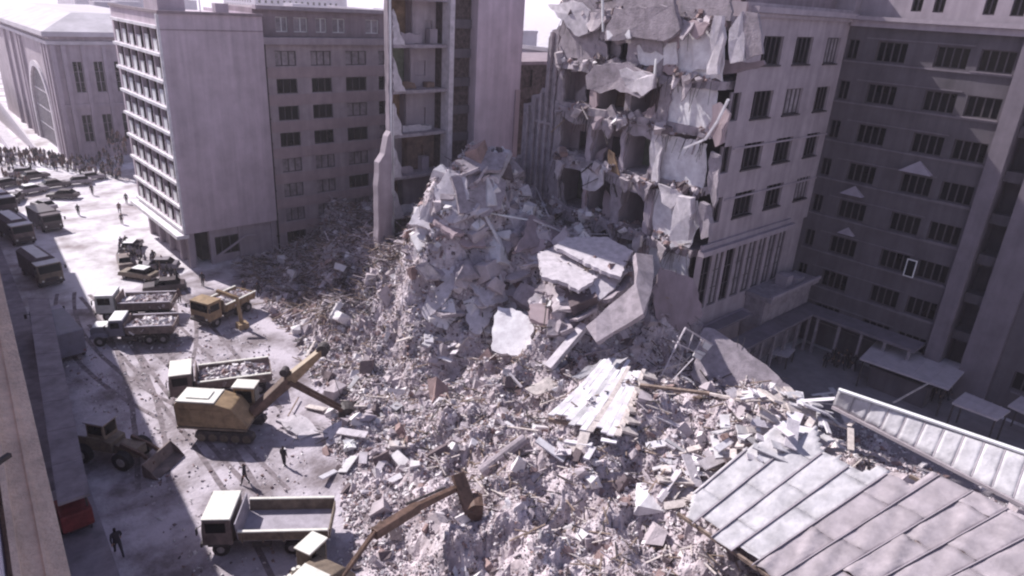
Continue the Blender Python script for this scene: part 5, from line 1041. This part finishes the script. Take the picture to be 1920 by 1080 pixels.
seg(ex2, PZ(858, 888, 4.3), PZ(884, 962, 2.6), .85, .3, .3, 'rust_boom', 'bucket_link'); bucket(ex2, PZ(892, 950, 2.6), (.7, -.5, -.2), 1.2, .6, 'rust_boom')
# wheel loader in the shade
wl = thing('wheel_loader', (PZ(232, 868)+Vector((-.2, .9, 0))), 'brown wheel loader with its wide bucket lowered, standing in the shade', 'wheel loader', None, heading((165, 850), (250, 866))); 
wl.location.z = 0
g = G(); g.extr([(-2.9, .9), (.4, .9), (.4, 1.8), (-.6, 2.0), (-2.8, 1.9)], -.75, .75); g.build('engine_housing', 'olive_paint', wl, bevel=.08)
g = G(); g.bb(-2.85, -1.6, -.7, .7, 1.92, 2.0); g.build('bonnet_lid', 'bed_lilac', wl, bevel=.03)
g = G(); g.bb(-1.5, -.1, -.65, .65, 1.9, 3.1); cb = g.build('cab', 'olive_paint', wl, bevel=.06); g = G(); g.bb(-1.6, 0, -.75, .75, 3.1, 3.2); g.build('roof', 'bed_lilac', cb, bevel=.03)
for sg in (-1, 1): g = G(); g.bb(-1.35, -.25, sg*.65, sg*.68, 2.25, 2.95); g.build('window', 'glass', cb)
g = G(); g.bb(-.1, -.07, -.5, .5, 2.2, 2.95); g.build('windscreen', 'glass', cb)
g = G(); g.bb(.3, 2.2, -.5, .5, .75, 1.5); g.build('front_frame', 'olive_paint', wl, bevel=.05)
for sg in (-1, 1): g = G(); g.beam((1.0, sg*.55, 1.7), (2.6, sg*.55, 1.2), .16, .3); g.beam((2.6, sg*.55, 1.2), (3.5, sg*.55, .6), .16, .26); g.build('lift_arm', 'rust_boom', wl)
wheels(wl, [-1.8, 1.4], 1.25, .72, .5)
g = G(); g.extr([(3.4, .1), (4.4, .06), (4.4, .12), (3.55, .2), (3.4, 1.15), (3.3, 1.15), (3.25, .4)], -1.5, 1.5)
for sg in (-1, 1): g.extr([(3.3, .12), (4.4, .06), (3.9, .7), (3.35, 1.15)], sg*1.5, sg*1.45)
g.build('bucket', 'truck_brown', wl)
# vans and cars
def van(loc, rz, label, k, topk, L=5.2, h=2.3, name='delivery_van', cat='van', group=None, canvas=True, w_=1.0):
    t = thing(name, (*loc, 0), label, cat, group, rz); hw = w_*1.02; xf = L/2
    cab_parts(t, xf-1.5, xf, hw, .6, h-.25, k, topk, .25)
    g = G()
    if canvas: g.extr([(-hw, .8), (hw, .8), (hw, h-.15), (hw*.55, h+.15), (-hw*.55, h+.15), (-hw, h-.15)], -xf, xf-1.65, ax='x'); g.build('cover', 'canvas', t, bevel=.06)
    else: g.bb(-xf, xf-1.52, -hw, hw, .6, h); g.build('box_body', k, t, bevel=.08)
    g = G(); g.bb(-xf+.05, xf-1.7, -hw*.5, hw*.5, h+.16, h+.2); 
    if canvas: g.build('roof_strip', topk, t)
    g = G(); g.bb(-xf+.1, xf-.2, -.5, .5, .45, .62); g.build('chassis', 'steel_dark', t)
    for sg in (-1, 1): g = G(); g.bb(-xf-.03, -xf, sg*(hw-.25), sg*(hw-.1), .8, .95); g.build('tail_lamp', 'red_paint', t)
    wheels(t, [xf-.85, -xf+1.0], hw, .42, .25); return t
def car(loc, rz, label, k, group=None, L=4.3, roofk=None):
    t = thing('parked_car', (*loc, 0), label, 'car', group, rz); x = L/2
    g = G(); g.extr([(-x, .35), (x, .35), (x, .75), (x-.2, .88), (.9, .95), (-1.5, .98), (-x+.05, .9)], -.82, .82); g.build('body', k, t, bevel=.08)
    g = G(); b = [(-1.65, -.76, .96), (1.0, -.76, .96), (1.0, .76, .96), (-1.65, .76, .96)]; tp = [(-1.2, -.6, 1.4), (.4, -.6, 1.4), (.4, .6, 1.4), (-1.2, .6, 1.4)]; g.hexa(b, tp); gh = g.build('greenhouse', 'glass', t, bevel=.04)
    g = G(); g.bb(-1.22, .42, -.62, .62, 1.4, 1.46); g.build('roof', roofk or k, gh, bevel=.03)
    for sg in (-1, 1): g = G(); g.tube((x-.01, sg*.6, .68), (x+.03, sg*.6, .68), .1); g.build('headlight', 'lamp_glass', t)
    g = G(); g.bb(x, x+.07, -.8, .8, .42, .52); g.bb(-x-.07, -x, -.8, .8, .42, .52); g.split('bumper', 'rim', t)
    wheels(t, [x-.8, -x+.85], .8, .31, .18); return t
UP = math.radians(86)
vs_ = [((92, 540), 6.6, 2.9, 'olive_paint', 'nearest dark canvas-covered truck with a white roof strip at the left kerb', True, 'white_paint'),
 ((42, 462), 6.6, 2.9, 'truck_brown', 'second dark canvas-covered truck in the row along the left kerb', True, 'white_paint'), ((12, 405), 6.0, 2.8, 'car_dark', 'farthest dark covered truck in the row, cut by the left edge of the photo', True, 'white_paint'),
 ((96, 436), 6.0, 2.5, 'car_dark', 'dark boxy truck with a pale windscreen strip standing out in the bright street', False, 'canvas')]
for (px, L, h_, k, lab, cv, tk) in vs_:
    p = PZ(*px); van((p.x, p.y+L/2), -math.pi/2+.14, lab, k, tk, L, h_, 'covered_truck', 'truck', 'dark trucks lined up at the left', cv, 1.15)
p = PZ(122, 668); van((p.x+.1, p.y+2.2), math.pi/2+.05, 'mauve box truck parked in the shade next to the long canopy', 'truck_bluegrey', 'truck_grey', 7.5, 2.9, 'box_truck', 'truck', None, False, 1.25)
p = PZ(158, 1000); van((p.x-.2, p.y+1.6), math.pi/2, 'dark red van with a pinkish roof parked in the shade at the lower left', 'red_paint', 'bed_lilac', 3.6, 1.8, 'red_van', 'van', None, False, .85)
for i, (x, y, a, k, lab) in enumerate([(30, 378, 1.2, 'car_dark', 'dark car behind the farthest covered truck at the left edge'), (62, 362, .3, 'car_grey', 'grey car parked askew left of the boxy dark truck'), (104, 352, .1, 'car_dark', 'dark car in the middle of the far parked cluster'), (66, 336, .2, 'car_dark', 'farthest dark car on the bright square'), (146, 346, 3.0, 'car_grey', 'grey-brown car at the right end of the far parked cluster'), (120, 372, 2.6, 'car_dark', 'dark car just behind the boxy dark truck'), (84, 392, 1.9, 'car_grey', 'greyish car between the covered trucks and the boxy dark truck'),
  (248, 470, 1.0, 'car_dark', 'small dark car nearest the sunlit office side among the crowd'), (300, 505, 2.6, 'car_grey', 'grey car hemmed in by people below the office corner'), (262, 522, 2.2, 'olive_paint', 'brownish car in the crowd on the street, left side'), (236, 498, 1.4, 'truck_brown', 'brown car at the street side of the crowd'), (310, 545, 2.8, 'car_dark', 'dark car just above the loaded trucks'), (16, 350, .4, 'car_dark', 'dark car cut by the left edge below the far crowd'), (172, 338, .2, 'car_grey', 'grey car at the far right behind the parked cluster'), (40, 330, 2.9, 'car_grey', 'pale grey car nearest the far crowd')]):
    p = PZ(x, y); car((p.x, p.y), a, lab, k, 'cars standing in the street', roofk='white_paint' if i in (1, 7, 9) else None)
# ------------------------------------------------------------ people
def human(pose, mats, h=1.74):
    """one skinned body; joints in metres, x forward, y left"""
    P = dict(pel=(0, 0, .92), spi=(0, 0, 1.12), che=(0, 0, 1.33), nek=(.0, 0, 1.49), jaw=(.02, 0, 1.57), hed=(.01, 0, 1.66), top=(0, 0, 1.72))
    R_ = dict(pel=(.155, .12), spi=(.145, .115), che=(.17, .12), nek=(.06, .06), jaw=(.075, .08), hed=(.085, .1), top=(.05, .05))
    E_ = [('pel', 'spi'), ('spi', 'che'), ('che', 'nek'), ('nek', 'jaw'), ('jaw', 'hed'), ('hed', 'top')]
    for sg, n in ((1, 'l'), (-1, 'r')):
        st = pose[0]*sg; ar = -pose[0]*sg*.8; bend = pose[1]; up_ = pose[2] if n == 'r' else 0
        hip = (0, .1*sg, .86); kn = (math.sin(st)*.44+.03, .105*sg, .86-math.cos(st)*.42); an = (kn[0]+math.sin(st-abs(pose[0])*.6)*.42, .1*sg, max(.09, kn[2]-.40)); toe = (an[0]+.16, .12*sg, .04)
        sh = (0, .19*sg, 1.41); el = (math.sin(ar)*.28+up_*.12, (.25+.02)*sg, 1.41-math.cos(ar)*.28+up_*.12); wr = (el[0]+math.sin(ar+.3+up_*1.2)*.25, .25*sg, el[2]-math.cos(ar+.3+up_*1.5)*.24)
        ha = (wr[0]+.02, .25*sg, wr[2]-.09)
        for k, v, r in (('hip', hip, .11), ('kn', kn, .075), ('an', an, .05), ('toe', toe, .045), ('sh', sh, .075), ('el', el, .055), ('wr', wr, .036), ('ha', ha, .035)): P[k+n] = v; R_[k+n] = (r, r)
        for i in range(5):
            f1 = (ha[0]+.02+(.015 if i == 0 else 0), ha[1]-.03*sg+i*.018*sg, ha[2]-(.05 if i == 0 else .075+.006*(i in (2, 3)))); P['f%d%s' % (i, n)] = f1; R_['f%d%s' % (i, n)] = (.009, .009); E_.append(('ha'+n, 'f%d%s' % (i, n)))
        E_ += [('pel', 'hip'+n), ('hip'+n, 'kn'+n), ('kn'+n, 'an'+n), ('an'+n, 'toe'+n), ('che', 'sh'+n), ('sh'+n, 'el'+n), ('el'+n, 'wr'+n), ('wr'+n, 'ha'+n)]
    ks = list(P); me = D.meshes.new('person')
    lean = pose[1]; V = []
    for k in ks:
        x, y, z = P[k]
        if z > .92 or k[:2] in ('sh', 'el', 'wr', 'ha') or k[0] == 'f': x, z = x+(z-.92)*math.sin(lean), .92+(z-.92)*math.cos(lean)
        V.append((x, y, z))
    me.from_pydata(V, [(ks.index(a), ks.index(b)) for a, b in E_], [])
    o = D.objects.new('tmp', me); COL.objects.link(o); md = o.modifiers.new('s', 'SKIN')
    for i, k in enumerate(ks): me.skin_vertices[0].data[i].radius = R_[k]; me.skin_vertices[0].data[i].use_root = (k == 'pel')
    sb = o.modifiers.new('u', 'SUBSURF'); sb.levels = 1
    dg = bpy.context.evaluated_depsgraph_get(); m2 = D.meshes.new_from_object(o.evaluated_get(dg)); D.objects.remove(o)
    for k in mats: m2.materials.append(MT[k])
    hands = [Vector(V[ks.index('ha'+n)]) for n in 'lr']; hc = Vector(V[ks.index('hed')])
    for p in m2.polygons:
        c = p.center; i = 0
        if c.z < .88: i = 1
        if c.z < .09: i = 3
        if c.z > hc.z-.16: i = 2 if c.x > hc.x+.03 and c.z < hc.z+.04 else 3
        if min((c-h_).length for h_ in hands) < .12: i = 2
        p.material_index = i
    m2.name = 'person'; m2.polygons.foreach_set('use_smooth', [True]*len(m2.polygons)); return m2
poses = [(0.05, 0, 0), (.42, .06, 0), (.15, .35, 1), (.3, 0, .6)]
HM = [[human(p, (k, 'trousers', 'skin', 'hair')) for p in poses] for k in ('coat_black', 'coat_brown', 'coat_grey')]
def person(x, y, rz, label, c=0, p=0, group=None, s=1.0):
    o = D.objects.new('person', HM[c][p]); COL.objects.link(o); h = float(hgt(x, y)); o.location = (x, y, max(0, h-.04)); o.rotation_euler = (0, 0, rz); o.scale = (s, s, s)
    return tag(o, label, 'person', group)
def pp_(px, py, rz, label, c=0, p=0, group=None, s=1.0): q = PZ(px, py); q = RP(px, py) if float(hgt(q.x, q.y)) > .1 or px > 480 else q; return person(q.x, q.y, rz, label, c, p, group, s)
pp_(224, 1040, 1.6, 'person in a dark coat walking alone in the shaded street at the lower left', 0, 1, s=1.15)
pp_(533, 874, .4, 'person in dark clothes standing between the ochre excavator and the empty dump truck', 0, 0)
pp_(460, 908, 2.5, 'person standing just behind the white cab roof of the empty dump truck', 0, 3)
pp_(148, 404, 1.0, 'person alone in the middle of the bright street, left of the office block', 0, 0)
pp_(174, 366, 4.4, 'person on the bright street near the far parked cars, casting a long shadow', 0, 1)
pp_(225, 400, 4.6, 'person in brown near the sunlit office corner, walking with another', 1, 1)
pp_(238, 382, 4.2, 'farther of two people below the white office balconies', 0, 0)
pp_(229, 420, 4.6, 'small person following below the white office balconies', 0, 0, s=.9)
pp_(337, 568, 4.9, 'person standing right of the loaded trucks in the street', 1, 0)
pp_(381, 536, 4.0, 'person at the edge of the shade in front of the office shopfront', 0, 0)
pp_(458, 552, 3.8, 'person at the foot of the shaded rubble slope', 0, 0)
pp_(485, 556, 3.5, 'person stepping up onto the shaded rubble slope', 0, 1)
pp_(410, 1010, 4.0, 'crouching person in pale brown beside the front wheel of the empty dump truck', 1, 2)
for i, (x, y) in enumerate([(1545, 690), (1556, 684), (1566, 688), (1576, 692), (1588, 690), (1598, 694), (1562, 680), (1582, 682)]): pp_(x, y, .5+i*1.3, 'person in dark clothes in the small group standing in the shaded court', 0, i % 2, 'people in the court group')
for i, (x, y) in enumerate([(1690, 705), (1702, 712), (1712, 700), (1745, 735), (1760, 742), (1772, 738)]): pp_(x, y+14, i*1.1, 'person in dark clothes at the front edge of the flat court canopies', 0, i % 2, 'people by the court canopies')
r = random.Random(8)
for i in range(34):
    x = r.uniform(225, 345); y = 470+(x-225)*.55+r.uniform(-14, 22); q = PZ(x, y); person(q.x, q.y, r.uniform(0, 6.3), 'person among the crowd around the cars below the office corner', r.randrange(3), r.randrange(2), 'people around the cars below the office')
for i in range(230):
    x = r.uniform(-12, 245); y = 303+max(0, x-60)*.16+r.uniform(-14, 10); q = PZ(x, y); person(q.x, q.y, r.uniform(0, 6.3), 'person in dark clothes in the dense crowd across the far end of the square', r.choice((0, 1, 2)), r.choice((0, 0, 1)), 'far crowd across the square')
for i in range(16):
    x = r.uniform(5, 60); y = r.uniform(320, 360); q = PZ(x, y); person(q.x, q.y, r.uniform(0, 6.3), 'person standing near the far parked cars', r.randrange(2), 0, 'people near the far cars')
# ------------------------------------------------------------ haze
g = G(); g.bb(-650, 6050, -650, 6050, -1, 46); hz = g.build('haze', 'glass'); hz.data.materials.clear()
m = D.materials.new('haze'); m.use_nodes = True; t = m.node_tree; t.nodes.remove(t.nodes['Principled BSDF']); pv = t.nodes.new('ShaderNodeVolumePrincipled')
pv.inputs['Color'].default_value = (0.93, 0.88, 0.96, 1); pv.inputs['Density'].default_value = 0.00034; pv.inputs['Anisotropy'].default_value = 0.3
t.links.new(pv.outputs[0], t.nodes['Material Output'].inputs['Volume']); hz.data.materials.append(m); tag(hz, 'pale lilac haze over the square', 'haze', kind='stuff')
